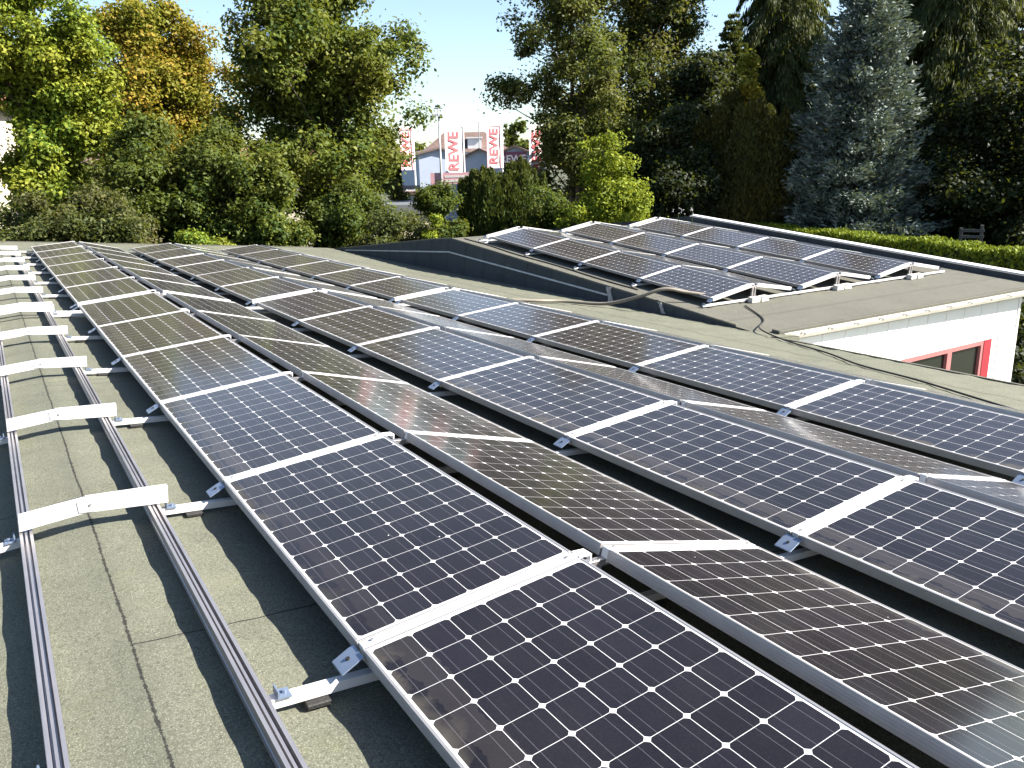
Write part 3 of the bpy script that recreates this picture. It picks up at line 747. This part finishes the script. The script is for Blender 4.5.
def upright(name, px, D, hw, ytop, mat, label, cat='shrub', group=None, spires=22, per=900, leaf=.09, seed=0, tip=.55):
    """yew / thuja: many upright plumes packed into a column"""
    global RNG; RNG = np.random.default_rng(seed+int(px)); rr = random.Random(seed+int(px))
    if D < 45: D *= 1.42 if px < 720 else 1.62; per = int(per*2)
    base = polar(px, D); H = height(px, ytop, D)-GROUND; Rm = hw*D/FPX
    P = []; A = []; B = []; segs = []
    for q in range(spires):
        th = rr.uniform(0, 6.28); r = Rm*math.sqrt(rr.random())*.85; hh = H*(1-tip*(r/Rm)**1.6*rr.uniform(.5, 1.1)); x0, y0 = r*math.cos(th), r*math.sin(th)
        w = Rm*rr.uniform(.26, .42)
        n = per; t = RNG.uniform(.3, 1, n); rad = w*np.sqrt(1-t**3)*(RNG.uniform(0, 1, n)**.35)*(1+.18*np.sin(t*22+q))
        a = RNG.uniform(0, 6.28, n); cx = x0*(.55+.5*t)+rad*np.cos(a); cy = y0*(.55+.5*t)+rad*np.sin(a)
        lump = 1+.0*t; c = np.stack([cx*lump, cy*lump, hh*t], 1)
        dirv = unit(np.stack([np.cos(a)*.45+RNG.normal(0, .25, n), np.sin(a)*.45+RNG.normal(0, .25, n), np.ones(n)], 1)); ll = leaf*RNG.uniform(.6, 1.5, n)
        P.append(c); A.append(dirv*ll[:, None]); B.append(unit(np.cross(dirv, rand_dirs(n)))*(ll*.33)[:, None])
        segs.append(([(x0*.4, y0*.4, 0), (x0*.8, y0*.8, hh*.5), (x0, y0, hh*.9)], [.06, .035, .01]))
    root = tree_root(name, base, label, cat, group)
    link('crown', leaves(np.concatenate(P), np.concatenate(A), np.concatenate(B), name+'_crown', M[mat]), parent=root)
    link('trunk', tubes(segs, name+'_trunk', M['bark']), parent=root); return root

def lm(name, lo, hi, tip=None, **k):
    st = [(.0, lo), (.7, hi)]; st.append((1.0, tip or hi)); M[name] = leaf_mat(name, st, **k)
lm('leaf_yellowgreen', (0.057, 0.107, 0.015), (0.152, 0.222, 0.025), (0.252, 0.279, 0.025), patch=(0.214, 0.214, 0.020))
lm('leaf_orange', (0.127, 0.127, 0.015), (0.279, 0.189, 0.022), (0.379, 0.214, 0.025), patch=(0.140, 0.165, 0.020))
lm('leaf_green', (0.022, 0.045, 0.010), (0.060, 0.092, 0.016), (0.10, 0.13, 0.022), patch=(0.085, 0.095, 0.018))
lm('leaf_maple', (0.028, 0.057, 0.012), (0.075, 0.111, 0.020), (0.152, 0.165, 0.025), patch=(0.120, 0.124, 0.020))
lm('leaf_bright', (0.085, 0.130, 0.011), (0.190, 0.235, 0.018), (0.26, 0.29, 0.026))
lm('leaf_poplar', (0.032, 0.053, 0.015), (0.082, 0.107, 0.028), (0.140, 0.152, 0.037), patch=(0.107, 0.107, 0.032))
lm('leaf_rust', (0.045, 0.040, 0.015), (0.075, 0.082, 0.022), (0.140, 0.095, 0.025), patch=(0.032, 0.057, 0.020))
lm('leaf_dark', (0.006, 0.013, 0.005), (0.016, 0.028, 0.009), (0.029, 0.040, 0.012), trans=.2)  # leaf colour lowered to imitate shadow on the right-hand trees
lm('needle_yew', (0.015, 0.033, 0.008), (0.045, 0.070, 0.012), (0.088, 0.107, 0.017), trans=.15, patch=(0.075, 0.082, 0.015))
lm('needle_thuja', (0.025, 0.030, 0.008), (0.062, 0.057, 0.012), (0.094, 0.072, 0.014), trans=.15, patch=(0.035, 0.049, 0.012))
lm('needle_blue', (0.055, 0.080, 0.072), (0.130, 0.165, 0.150), (0.21, 0.24, 0.22), trans=.12)
lm('needle_spruce', (0.020, 0.033, 0.009), (0.053, 0.067, 0.015), (0.107, 0.114, 0.022), trans=.2, patch=(0.032, 0.045, 0.012))
lm('needle_dark', (0.005, 0.009, 0.003), (0.011, 0.017, 0.006), (0.019, 0.026, 0.009), trans=.1)  # needle colour kept near black, shadow on the right-hand conifers included
lm('leaf_hedge', (0.073, 0.115, 0.009), (0.153, 0.201, 0.016), (0.230, 0.268, 0.020), trans=.3)
lm('leaf_greyshrub', (0.026, 0.042, 0.014), (0.068, 0.082, 0.024), (0.11, 0.12, 0.036), patch=(0.08, 0.066, 0.026))

# ------------------------------------------------------------------ trees, left to right
broad('maple_tree', 52, 27, 52, -70, 222, 'leaf_yellowgreen', 'tall yellow-green broadleaf tree at the left edge before the cream house', nclump=300, per=120, leaf=.10, gap=.12, clr=.15, seed=1, hole=((4, 132, 24, 32),))
conifer('fir_tree', -14, 36, 30, -60, 'needle_spruce', 'dark blue-green conifer top peeking in at the top left corner', 'blue', levels=26, per=30)
broad('hornbeam_tree', 168, 36, 60, -6, 190, 'leaf_orange', 'orange and gold autumn tree, second from the left', nclump=280, per=120, leaf=.115, prof=lambda h: (max(0, math.sin(math.pi*(h*.72+.26)))**.75), gap=.10, clr=.15, seed=2)
broad('hazel_shrub', 146, 25, 50, 120, 262, 'leaf_green', 'dark green bushy tree below the orange autumn tree', 'shrub', nclump=120, per=110, leaf=.09, seed=3)
broad('hazel_shrub', 216, 24.5, 48, 134, 265, 'leaf_green', 'green bushy tree between the orange tree and the big maple', 'shrub', nclump=130, per=110, leaf=.09, seed=4)
broad('hazel_shrub', 266, 24, 34, 158, 265, 'leaf_maple', 'rounded green bush at the foot of the big dense maple, left side', 'shrub', nclump=100, per=110, leaf=.085, seed=5)
broad('roadside_shrub', 22, 22.5, 42, 206, 265, 'leaf_greyshrub', 'grey-green low bush at the far left behind the roof edge', 'shrub', 'low bushes behind the roof edge', nclump=60, per=110, leaf=.07, seed=6)
broad('roadside_shrub', 92, 22.5, 45, 196, 265, 'leaf_greyshrub', 'low grey-green bush under the yellow-green tree trunk', 'shrub', 'low bushes behind the roof edge', nclump=70, per=110, leaf=.07, seed=7)
broad('roadside_shrub', 190, 22.5, 22, 224, 265, 'leaf_yellowgreen', 'low bush with yellow leaves just behind the roof edge', 'shrub', 'low bushes behind the roof edge', nclump=36, per=80, leaf=.06, seed=8)
broad('big_maple_tree', 326, 29, 74, -60, 205, 'leaf_maple', 'big dense green maple left of the white sky gap', nclump=360, per=115, leaf=.115, gap=.22, clr=.125, prof=lambda h: (max(0, math.sin(math.pi*(h*.80+.17)))**.7), seed=9, hole=((464, 135, 42, 60),))
broad('elder_shrub', 338, 25, 42, 184, 268, 'leaf_green', 'shady bush beneath the big maple trunk', 'shrub', nclump=110, per=100, leaf=.085, seed=10)
broad('elder_shrub', 388, 23, 38, 205, 268, 'leaf_greyshrub', 'olive bush in front of the grey garage roof', 'shrub', nclump=70, per=110, leaf=.065, seed=11)
broad('elder_shrub', 438, 26, 26, 178, 268, 'leaf_green', 'leafy bush left of the dark yew, below the lamp post', 'shrub', nclump=80, per=100, leaf=.075, seed=12)
broad('elder_shrub', 402, 34, 22, 176, 268, 'leaf_greyshrub', 'loose shrub left of the floodlight mast hiding the yard', 'shrub', nclump=70, per=100, leaf=.09, seed=44)
broad('young_shoot', 431, 22.5, 9, 207, 262, 'leaf_bright', 'bright green young shoot behind the raised roof ridge', 'shrub', nclump=20, per=60, leaf=.055, seed=13)
upright('yew_tree', 484, 27, 28, 163, 'needle_yew', 'dark green yew, left and shorter of the pair below the banners', 'tree', spires=26, per=800, seed=14, tip=.32)
upright('yew_tree', 518, 27.4, 31, 156, 'needle_yew', 'olive green yew, right and taller of the pair below the banners', 'tree', spires=28, per=800, seed=15, tip=.32)
broad('poplar_tree', 572, 33, 58, -90, 200, 'leaf_poplar', 'tall airy tree right of the white sky gap', nclump=300, per=90, leaf=.11, gap=.34, clr=.135, hole=((515, 145, 30, 45),), prof=lambda h: .35+.65*math.sin(math.pi*min(1, h*.72+.10)), bark='bark', stems=2, seed=16)
broad('rust_tree', 655, 38, 62, -50, 190, 'leaf_rust', 'sparse dark tree with rusty leaves right of the tall airy tree', nclump=260, per=80, leaf=.12, gap=.40, clr=.13, prof=lambda h: .6+.4*math.sin(math.pi*min(1, h*.8+.15)), stems=2, seed=17)
broad('golden_shrub', 604, 24, 54, 138, 262, 'leaf_bright', 'bright yellow-green feathery shrub beside the raised roof', 'shrub', nclump=120, per=95, leaf=.075, clr=.105, gap=.5, prof=lambda h: max(.06, (1-h)**.85), seed=18)
broad('laurel_shrub', 552, 25.5, 34, 185, 262, 'leaf_green', 'green shrub between the yews and the bright yellow-green shrub', 'shrub', nclump=80, per=100, leaf=.07, seed=19)
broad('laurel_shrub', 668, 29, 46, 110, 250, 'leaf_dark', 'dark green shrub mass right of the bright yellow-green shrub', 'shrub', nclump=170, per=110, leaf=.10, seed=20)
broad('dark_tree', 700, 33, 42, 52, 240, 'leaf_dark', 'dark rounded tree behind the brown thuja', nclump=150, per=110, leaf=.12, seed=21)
conifer('spruce_tree', 727, 31, 36, 12, 'needle_spruce', 'slim green conifer with a pointed top behind the brown thuja', 'plain', levels=44, nb=12, per=90, leaf=.11, power=.55, seed=22)
upright('thuja_tree', 741, 26.5, 46, 78, 'needle_thuja', 'broad brown-green thuja left of the blue spruce', 'tree', spires=46, per=900, leaf=.085, seed=23, tip=.4)
broad('golden_tip_tree', 746, 26, 13, 58, 120, 'leaf_orange', 'small orange-leaved tree top rising behind the brown thuja', nclump=36, per=70, leaf=.09, seed=24)
conifer('weeping_spruce_tree', 774, 34, 74, -110, 'needle_spruce', 'olive drooping spruce left of and behind the blue spruce', 'droop', levels=60, nb=14, per=190, leaf=.10, power=.5, seed=25)
conifer('blue_spruce_tree', 856, 26, 74, -90, 'needle_blue', 'large silvery blue spruce behind the hedge', 'blue', levels=38, nb=14, per=170, leaf=.115, power=.66, seed=26)
conifer('weeping_spruce_tree', 940, 33, 84, -120, 'needle_spruce', 'dark drooping spruce right of the blue spruce', 'droop', levels=64, nb=15, per=200, leaf=.10, power=.45, seed=27)
conifer('weeping_spruce_tree', 892, 39, 70, -140, 'needle_dark', 'very dark spruce showing above the blue spruce on its right', 'droop', levels=56, nb=14, per=150, leaf=.11, power=.45, seed=28)
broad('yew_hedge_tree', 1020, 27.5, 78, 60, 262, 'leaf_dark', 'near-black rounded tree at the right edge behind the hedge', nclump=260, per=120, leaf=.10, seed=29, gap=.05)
conifer('fir_tree', 1075, 33, 75, -40, 'needle_dark', 'dark conifer branches at the top right corner', 'droop', levels=56, nb=14, per=150, leaf=.10, power=.55, seed=30)

broad('dark_fill_shrub', 1024, 14.6, 22, 296, 420, 'leaf_dark', 'dark shrub added to darken the gap beyond the white facade corner', 'shrub', nclump=90, per=90, leaf=.08, seed=33)  # added shrub that turns the sunny gap beyond the corner dark
conifer('spruce_tree', 985, 37, 60, -30, 'needle_dark', 'dark dense conifer between the drooping spruce and the near-black rounded tree', 'plain', levels=50, nb=13, per=150, leaf=.10, power=.5, seed=34)
# clipped hedge
def hedge():
    global RNG; RNG = np.random.default_rng(5)
    a = np.array([31.8, 19.4]); b = np.array([25.0, -6.2]); zt = -1.08; d = (b-a); L = np.linalg.norm(d); d = d/L; nn = np.array([-d[1], d[0]]); n = 60000
    t = RNG.uniform(0, L, n); s = RNG.uniform(-.5, .5, n); f = RNG.uniform(size=n) < .5
    h = np.where(f, RNG.uniform(.93, 1.0, n), RNG.uniform(.1, 1, n)); s = np.where(f, s, np.sign(s)*RNG.uniform(.42, .52, n))
    wav = .05*np.sin(t*1.3)+.04*np.sin(t*3.7+1)+RNG.normal(0, .03, n)
    X = a[0]+d[0]*t+nn[0]*s*1.1; Y = a[1]+d[1]*t+nn[1]*s*1.1; Z = GROUND+(zt-GROUND)*h+wav
    C = np.stack([X, Y, Z], 1); dv = unit(rand_dirs(n)*.7+np.array([0, 0, .8])); ll = .07*RNG.uniform(.6, 1.5, n)
    root = empty('clipped_hedge', Matrix.Identity(4), 'long clipped bright green hedge beyond the raised roof parapet', 'hedge')
    link('foliage', leaves(C, dv*ll[:, None], unit(np.cross(dv, rand_dirs(n)))*(ll*.5)[:, None], 'hedge_leaves', M['leaf_hedge']), parent=root)
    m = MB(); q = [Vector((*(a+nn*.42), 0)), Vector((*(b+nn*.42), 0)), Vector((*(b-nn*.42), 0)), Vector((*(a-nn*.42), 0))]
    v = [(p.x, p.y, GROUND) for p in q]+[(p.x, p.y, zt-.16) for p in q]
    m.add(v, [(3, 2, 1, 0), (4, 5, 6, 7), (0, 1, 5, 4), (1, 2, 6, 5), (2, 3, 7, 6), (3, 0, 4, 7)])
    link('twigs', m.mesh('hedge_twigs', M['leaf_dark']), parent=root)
hedge()
broad('hedge_shoot', 762, 26.5, 12, 210, 240, 'leaf_bright', 'small bright yellow-green sapling standing above the hedge', 'shrub', nclump=22, per=60, leaf=.055, seed=31)
for px, py in ((680, 213), (694, 211)):
    b = polar(px, 23.5); h = height(px, py, 23.5)-GROUND; side = 'left' if px < 690 else 'right'
    r = empty('flower_stem', Matrix.Translation(b), f"thin stem with pale flowers behind the roof edge, {side} of two", 'flower')
    link('stem', MB().tube([(0, 0, 0), (.03, 0, h*.6), (.0, .02, h)], [.02, .014, .006], 5).mesh('flower_stem', M['leaf_green']), parent=r)
    m = MB()
    for _ in range(9):
        c = Vector((random.gauss(0, .07), random.gauss(0, .07), h+random.gauss(0, .07))); m.tube([c, c+Vector((0, 0, .03))], [.006, .016], 6)
    link('blossom', m.mesh('blossom', M['banner']), parent=r)

# ------------------------------------------------------------------ far buildings, banners, lamp
def house(name, px, D, w_px, yeave, yridge, wall, roof, label, yaw=0, depth=8, hip=False, over=.4, wins=()):
    base = polar(px, D); he = height(px, yeave, D)-GROUND; hr = height(px, yridge, D)-GROUND; W_ = w_px*D/FPX
    dirv = Vector((base.x-CW.x, base.y-CW.y, 0)).normalized(); ang = math.atan2(dirv.y, dirv.x)-math.pi/2+R(yaw)
    r = empty(name, Matrix.Translation(base) @ Matrix.Rotation(ang, 4, 'Z'), label, 'building')
    a = W_/2
    link('wall', MB().box(-a, a, 0, depth, 0, he).mesh(name+'_wall', M[wall]), parent=r)
    return r, a, he, hr, depth
def gable_roof(r, a, he, hr, depth, mat, ridge='x', over=.4, wall=None):
    m = MB(); t = .18
    if ridge == 'x':   # ridge parallel to the front
        pr = [(-over, he-.1), (depth/2, hr), (depth+over, he-.1), (depth+over, he-.1-t), (depth/2, hr-t), (-over, he-.1-t)]
        m.prism(pr, -a-over, a+over, ax=0)
        if wall: g = MB().prism([(0, he), (depth, he), (depth/2, hr-t)], -a+.01, -a+.2, ax=0).prism([(0, he), (depth, he), (depth/2, hr-t)], a-.2, a-.01, ax=0)
    else:
        pr = [(-a-over, he-.1), (0, hr), (a+over, he-.1), (a+over, he-.1-t), (0, hr-t), (-a-over, he-.1-t)]
        m.prism(pr, -over, depth+over, ax=1)
        if wall: g = MB().prism([(-a, he), (a, he), (0, hr-t)], .01, .25, ax=1)
    link('roof', m.mesh('house_roof', M[mat]), parent=r)
    if wall: link('gable', g.mesh('house_gable', M[wall]), parent=r)
def window(r, x, z, w=1.0, h=1.3, y=-.03):
    f = link('window', MB().box(x-w/2, x+w/2, y, y+.06, z, z+.07).box(x-w/2, x+w/2, y, y+.06, z+h-.07, z+h).box(x-w/2, x-w/2+.07, y, y+.06, z+.07, z+h-.07).box(x+w/2-.07, x+w/2, y, y+.06, z+.07, z+h-.07).mesh('house_window', M['whitewall']), parent=r)
    link('pane', MB().box(x-w/2+.07, x+w/2-.07, y+.02, y+.035, z+.07, z+h-.07).mesh('house_pane', M['glass']), parent=f)

r, a, he, hr, dp = house('cream_house', -8, 48, 128, 103, 62, 'cream', 'redtile', 'cream house with reddish roof showing through the left tree', yaw=8, depth=9)
gable_roof(r, a, he, hr, dp, 'redtile', 'x', .5, 'cream')
for x in (-3.5, -1.2, 1.2, 3.5):
    window(r, x, 3.6); window(r, x, 1.0)
r, a, he, hr, dp = house('red_roof_house', 286, 62, 90, 166, 146, 'cream', 'redtile', 'house with red tiled roof glimpsed between the maple branches', yaw=-6, depth=9)
gable_roof(r, a, he, hr, dp, 'redtile', 'x', .5, 'cream')
r, a, he, hr, dp = house('grey_house', 118, 58, 110, 168, 150, 'whitewall', 'rooftile', 'pale house with brown roof hidden behind the orange autumn tree', yaw=5, depth=9)
gable_roof(r, a, he, hr, dp, 'rooftile', 'x', .5, 'whitewall')
for x in (-2.5, 0, 2.5): window(r, x, 1.2)
# house with the big brown hipped roof
r, a, he, hr, dp = house('brown_roof_house', 467, 104, 78, 152, 130, 'whitewall', 'rooftile', 'large house with brown hipped roof behind the tallest banner', yaw=0, depth=12)
o_ = .6; m = MB().add([(-a-o_, -o_, he), (a+o_, -o_, he), (a+o_, dp+o_, he), (-a-o_, dp+o_, he), (-a+2.2, dp/2, hr), (a-2.6, dp/2, hr)], [(0, 1, 5, 4), (1, 2, 5), (2, 3, 4, 5), (3, 0, 4), (3, 2, 1, 0)])
rr_ = link('roof', m.mesh('hip_roof', M['rooftile']), parent=r)
link('dormer', MB().box(.2, 1.9, .4, 3.5, he+.2, he+1.6).box(.05, 2.05, .2, 3.6, he+1.6, he+1.75).mesh('dormer', M['whitewall']), parent=rr_)
link('chimney', MB().box(-1.5, -.9, dp/2-.3, dp/2+.3, hr-.3, hr+.5).mesh('chimney', M['fascia']), parent=rr_)
# low pale blue shed-like shops with gables
r, a, he, hr, dp = house('blue_gable_building', 440, 88, 40, 152, 147, 'bluewall', 'fascia', 'pale blue gabled building behind the lamp post', yaw=10, depth=14)
gable_roof(r, a, he, hr, dp, 'fascia', 'y', .35, 'bluewall')
for x in (-1.2, .6): window(r, x, 2.4, 1.0, 1.2)
r, a, he, hr, dp = house('grey_gable_building', 480, 86, 38, 158, 148, 'bluewall', 'fascia', 'grey gabled building between the two left banners', yaw=-8, depth=14)
gable_roof(r, a, he, hr, dp, 'rooftile', 'y', .35, 'bluewall')

def text_mesh(s, size, extr=.012):
    cu = bpy.data.curves.new('t', 'FONT'); cu.body = s; cu.size = size; cu.extrude = extr; cu.align_x = 'CENTER'; cu.align_y = 'CENTER'; cu.offset = size*.022
    o = bpy.data.objects.new('t', cu); COL.objects.link(o); bpy.context.view_layer.update()
    me = bpy.data.meshes.new_from_object(o.evaluated_get(bpy.context.evaluated_depsgraph_get())); bpy.data.objects.remove(o); return me
# supermarket with a name board
r, a, he, hr, dp = house('supermarket', 515, 84, 30, 152, 145, 'bluewall', 'fascia', 'low shop building with maroon name board above the right yew', yaw=-4, depth=16)
gable_roof(r, a, he, hr, dp, 'fascia', 'y', .3, 'bluewall')
sb = link('name_board', MB().box(-a*.85, a*.75, -.12, -.02, he-1.35, he+.02).mesh('name_board', M['maroon']), parent=r)
t = link('lettering', text_mesh('REWE', .98), M['banner'], parent=sb); t.matrix_local = Matrix.Translation((-.15, -.14, he-.68)) @ Matrix.Rotation(R(90), 4, 'X')

def banner(px, D, wpx, y0, y1, style, label):
    base = polar(px, D); z1 = height(px, y0, D)-GROUND; z0 = height(px, y1, D)-GROUND; W_ = wpx*D/FPX
    W_ /= .88; dirv = Vector((base.x-CW.x, base.y-CW.y, 0)); ang = math.atan2(dirv.y, dirv.x)-math.pi/2+R(28)
    r = empty('banner_flag', Matrix.Translation(base) @ Matrix.Rotation(ang, 4, 'Z'), label, 'banner', 'tall shop banners')
    link('pole', MB().tube([(W_/2+.06, 0, 0), (W_/2+.06, 0, z1+.35)], .06, 8).tube([(W_/2+.06, 0, z1+.04), (-W_/2, 0, z1+.04)], .03, 6).mesh('banner_pole', M['cap']), parent=r)
    m = MB(); n = 16
    pv = []
    for i in range(n+1):
        z = z0+(z1-z0)*i/n; yy = .015*math.sin(i*.8)
        cut = W_*.35*max(0, 1-i/2.0)
        pv += [(-W_/2+cut, yy, z), (W_/2, yy+.03, z), (-W_/2+cut, yy+.02, z), (W_/2, yy+.05, z)]
    f = []
    for i in range(n):
        j = 4*i; f += [(j, j+1, j+5, j+4), (j+2, j+6, j+7, j+3), (j, j+4, j+6, j+2), (j+1, j+3, j+7, j+5)]
    f += [(0, 2, 3, 1), (4*n, 4*n+1, 4*n+3, 4*n+2)]
    m.add(pv, f); cl = link('cloth', m.mesh('banner_cloth', M['banner']), parent=r)
    if style == 'edged':
        link('border', MB().box(-W_/2-.02, -W_/2+.14, -.035, -.022, z0, z1).box(-W_/2+.14, W_/2, -.035, -.022, z1-.16, z1).box(W_/2-.14, W_/2+.02, -.035, -.022, z0, z1-.16).mesh('banner_border', M['bannerpink']), parent=cl)
    L_ = (z1-z0)*.80; tm = text_mesh('REWE', W_*1.02, .004)
    xs = [v.co.x for v in tm.vertices]; sx = L_/(max(xs)-min(xs)); ys = [v.co.y for v in tm.vertices]; sy = W_*.60/(max(ys)-min(ys))
    for v in tm.vertices: v.co.x *= sx; v.co.y *= sy
    t = link('lettering', tm, M['bannerred'], parent=cl)
    t.matrix_local = Matrix.Translation((0, -.03, (z0+z1)/2)) @ Matrix.Rotation(R(90), 4, 'X') @ Matrix.Rotation(R(90), 4, 'Z')
    return r
banner(455, 62, 17, 127, 175, 'plain', 'white vertical banner with red letters, leftmost and tallest')
banner(495, 66, 14, 124, 168, 'edged', 'white vertical banner with pink border beside the maroon name board')
banner(537, 64, 14, 126, 176, 'plain', 'vertical banner with red letters half hidden by the tall airy tree')
banner(408, 64, 12, 128, 170, 'edged', 'vertical banner mostly hidden behind the right branches of the maple')
# low pink advertising board beneath the first banner
b = polar(457, 60); r = empty('advert_board', Matrix.Translation(b) @ Matrix.Rotation(-R(29), 4, 'Z'), 'low pinkish advertising board below the tallest banner', 'sign')
z = height(457, 184, 60)-GROUND
link('board', MB().box(-1.9, 1.5, 0, .08, z, z+.8).mesh('advert_board', M['bannerpink']), parent=r)
link('post', MB().box(-1.05, -.95, .02, .08, 0, z).box(.95, 1.05, .02, .08, 0, z).mesh('advert_post', M['pole']), parent=r)
link('stripe', MB().box(-.9, .9, -.012, -.002, z+.45, z+.6).box(-.9, .3, -.012, -.002, z+.15, z+.3).mesh('advert_stripe', M['banner']), parent=r)
# lamp post with floodlights
b = polar(441, 60); h = height(437, 108, 60)-GROUND
r = empty('floodlight_mast', Matrix.Translation(b) @ Matrix.Rotation(-R(29), 4, 'Z'), 'slender mast with floodlights left of the tallest banner', 'lamp post')
link('pole', MB().tube([(0, 0, 0), (0, 0, h*.5), (0, 0, h)], [.11, .085, .055], 8).mesh('mast_pole', M['pole'], smooth=True), parent=r)
link('cross_arm', MB().box(-.35, .25, -.04, .04, h-.5, h-.42).box(-.3, .3, -.04, .04, h-.06, h+.0).mesh('mast_arm', M['pole']), parent=r)
for x, z in ((-.05, h+.12), (-.42, h-.55), (.12, h-.6)):
    link('floodlight', MB().box(-.17, .17, -.09, .09, -.07, .07, Matrix.Translation((x, -.05, z)) @ Matrix.Rotation(R(25), 4, 'X')).mesh('floodlight', M['darkgrey'], .02), parent=r)
# tv aerial behind
b = polar(480, 96); h = height(480, 122, 96)-GROUND
r = empty('roof_aerial', Matrix.Translation(b), 'thin aerial mast above the brown hipped roof', 'aerial')
link('mast', MB().tube([(0, 0, 0), (0, 0, h)], .05, 6).mesh('aerial_mast', M['pole']), parent=r)
link('antenna', MB().box(-.6, .6, -.03, .03, h-.8, h-.72).box(-.4, .4, -.03, .03, h-.4, h-.33).mesh('aerial_bars', M['pole']), parent=r)
# garage with flat grey roof
r, a, he, hr, dp = house('garage', 398, 42, 62, 214, 206, 'cream', 'darkgrey', 'flat grey-roofed garage behind the olive bush', yaw=4, depth=6)
link('roof', MB().box(-a-.2, a+.2, -.3, dp+.3, he, he+.45).mesh('garage_roof', M['darkgrey']), parent=r)
link('door', MB().box(-a+.4, -a+2.7, -.04, -.002, .05, 2.3).mesh('garage_door', M['grey_paint']), parent=r)
r, a, he, hr, dp = house('white_outbuilding', 410, 52, 12, 190, 186, 'whitewall', 'rooftile', 'small white outbuilding above the garage roof', depth=4)
gable_roof(r, a, he, hr, dp, 'rooftile', 'x', .2, 'whitewall'); window(r, 0, 2.4, .5, .8)
# small distant trees behind the shops
broad('distant_tree', 515, 120, 16, 124, 175, 'leaf_green', 'small distant tree above the maroon name board', nclump=60, per=60, leaf=.35, seed=40)
conifer('distant_spruce_tree', 507, 112, 7, 122, 'needle_yew', 'small distant pointed conifer just right of the pink-bordered banner', 'plain', levels=18, nb=7, per=20, leaf=.4, seed=41)
broad('distant_tree', 395, 115, 40, 140, 178, 'leaf_green', 'distant tree crown behind the right side of the maple', nclump=60, per=60, leaf=.4, seed=42)
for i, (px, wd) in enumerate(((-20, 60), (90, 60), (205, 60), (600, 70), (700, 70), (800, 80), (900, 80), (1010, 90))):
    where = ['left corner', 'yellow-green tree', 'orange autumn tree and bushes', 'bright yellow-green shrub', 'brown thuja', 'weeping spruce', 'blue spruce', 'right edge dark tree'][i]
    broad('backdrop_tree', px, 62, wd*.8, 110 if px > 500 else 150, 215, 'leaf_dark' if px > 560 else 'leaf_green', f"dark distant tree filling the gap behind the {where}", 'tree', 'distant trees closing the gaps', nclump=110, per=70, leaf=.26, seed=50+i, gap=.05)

# slatted trellis behind the hedge
b = polar(979, 38.0); h = height(979, 225, 38.0)-GROUND; r = empty('garden_trellis', Matrix.Translation(b) @ Matrix.Rotation(-R(58), 4, 'Z'), 'weathered grey slatted wooden trellis with shade in its colour, beyond the hedge', 'trellis')
for x in (-.38, .34): link('post', MB().box(x-.06, x+.06, -.05, .05, 0, h-(.0 if x > 0 else .12)).mesh('trellis_post', M['shaded_wood'], .006), parent=r)
for k in range(9): link('slat', MB().box(-.40, .44, -.075, -.052, h-.28-k*.24, h-.16-k*.24).mesh('trellis_slat', M['shaded_wood'], .004), parent=r)

# cable lying along the left edge of the raised roof
pts = [(-.30, .95, ROOFZ+.015), (-.26, -.3, ROOFZ+.015), (-.33, -1.8, ROOFZ+.015), (-.27, -3.4, ROOFZ+.015), (-.32, -5.2, ROOFZ+.015), (-.28, -6.3, ROOFZ+.015)]
o = link('edge_cable', MB().tube(smooth(pts), .013, 6).mesh('edge_cable', M['cable'], smooth=True)); o.matrix_world = GA
tag(o, 'thin dark cable lying along the left edge of the raised roof', 'cable')

scene.render.engine = 'CYCLES'
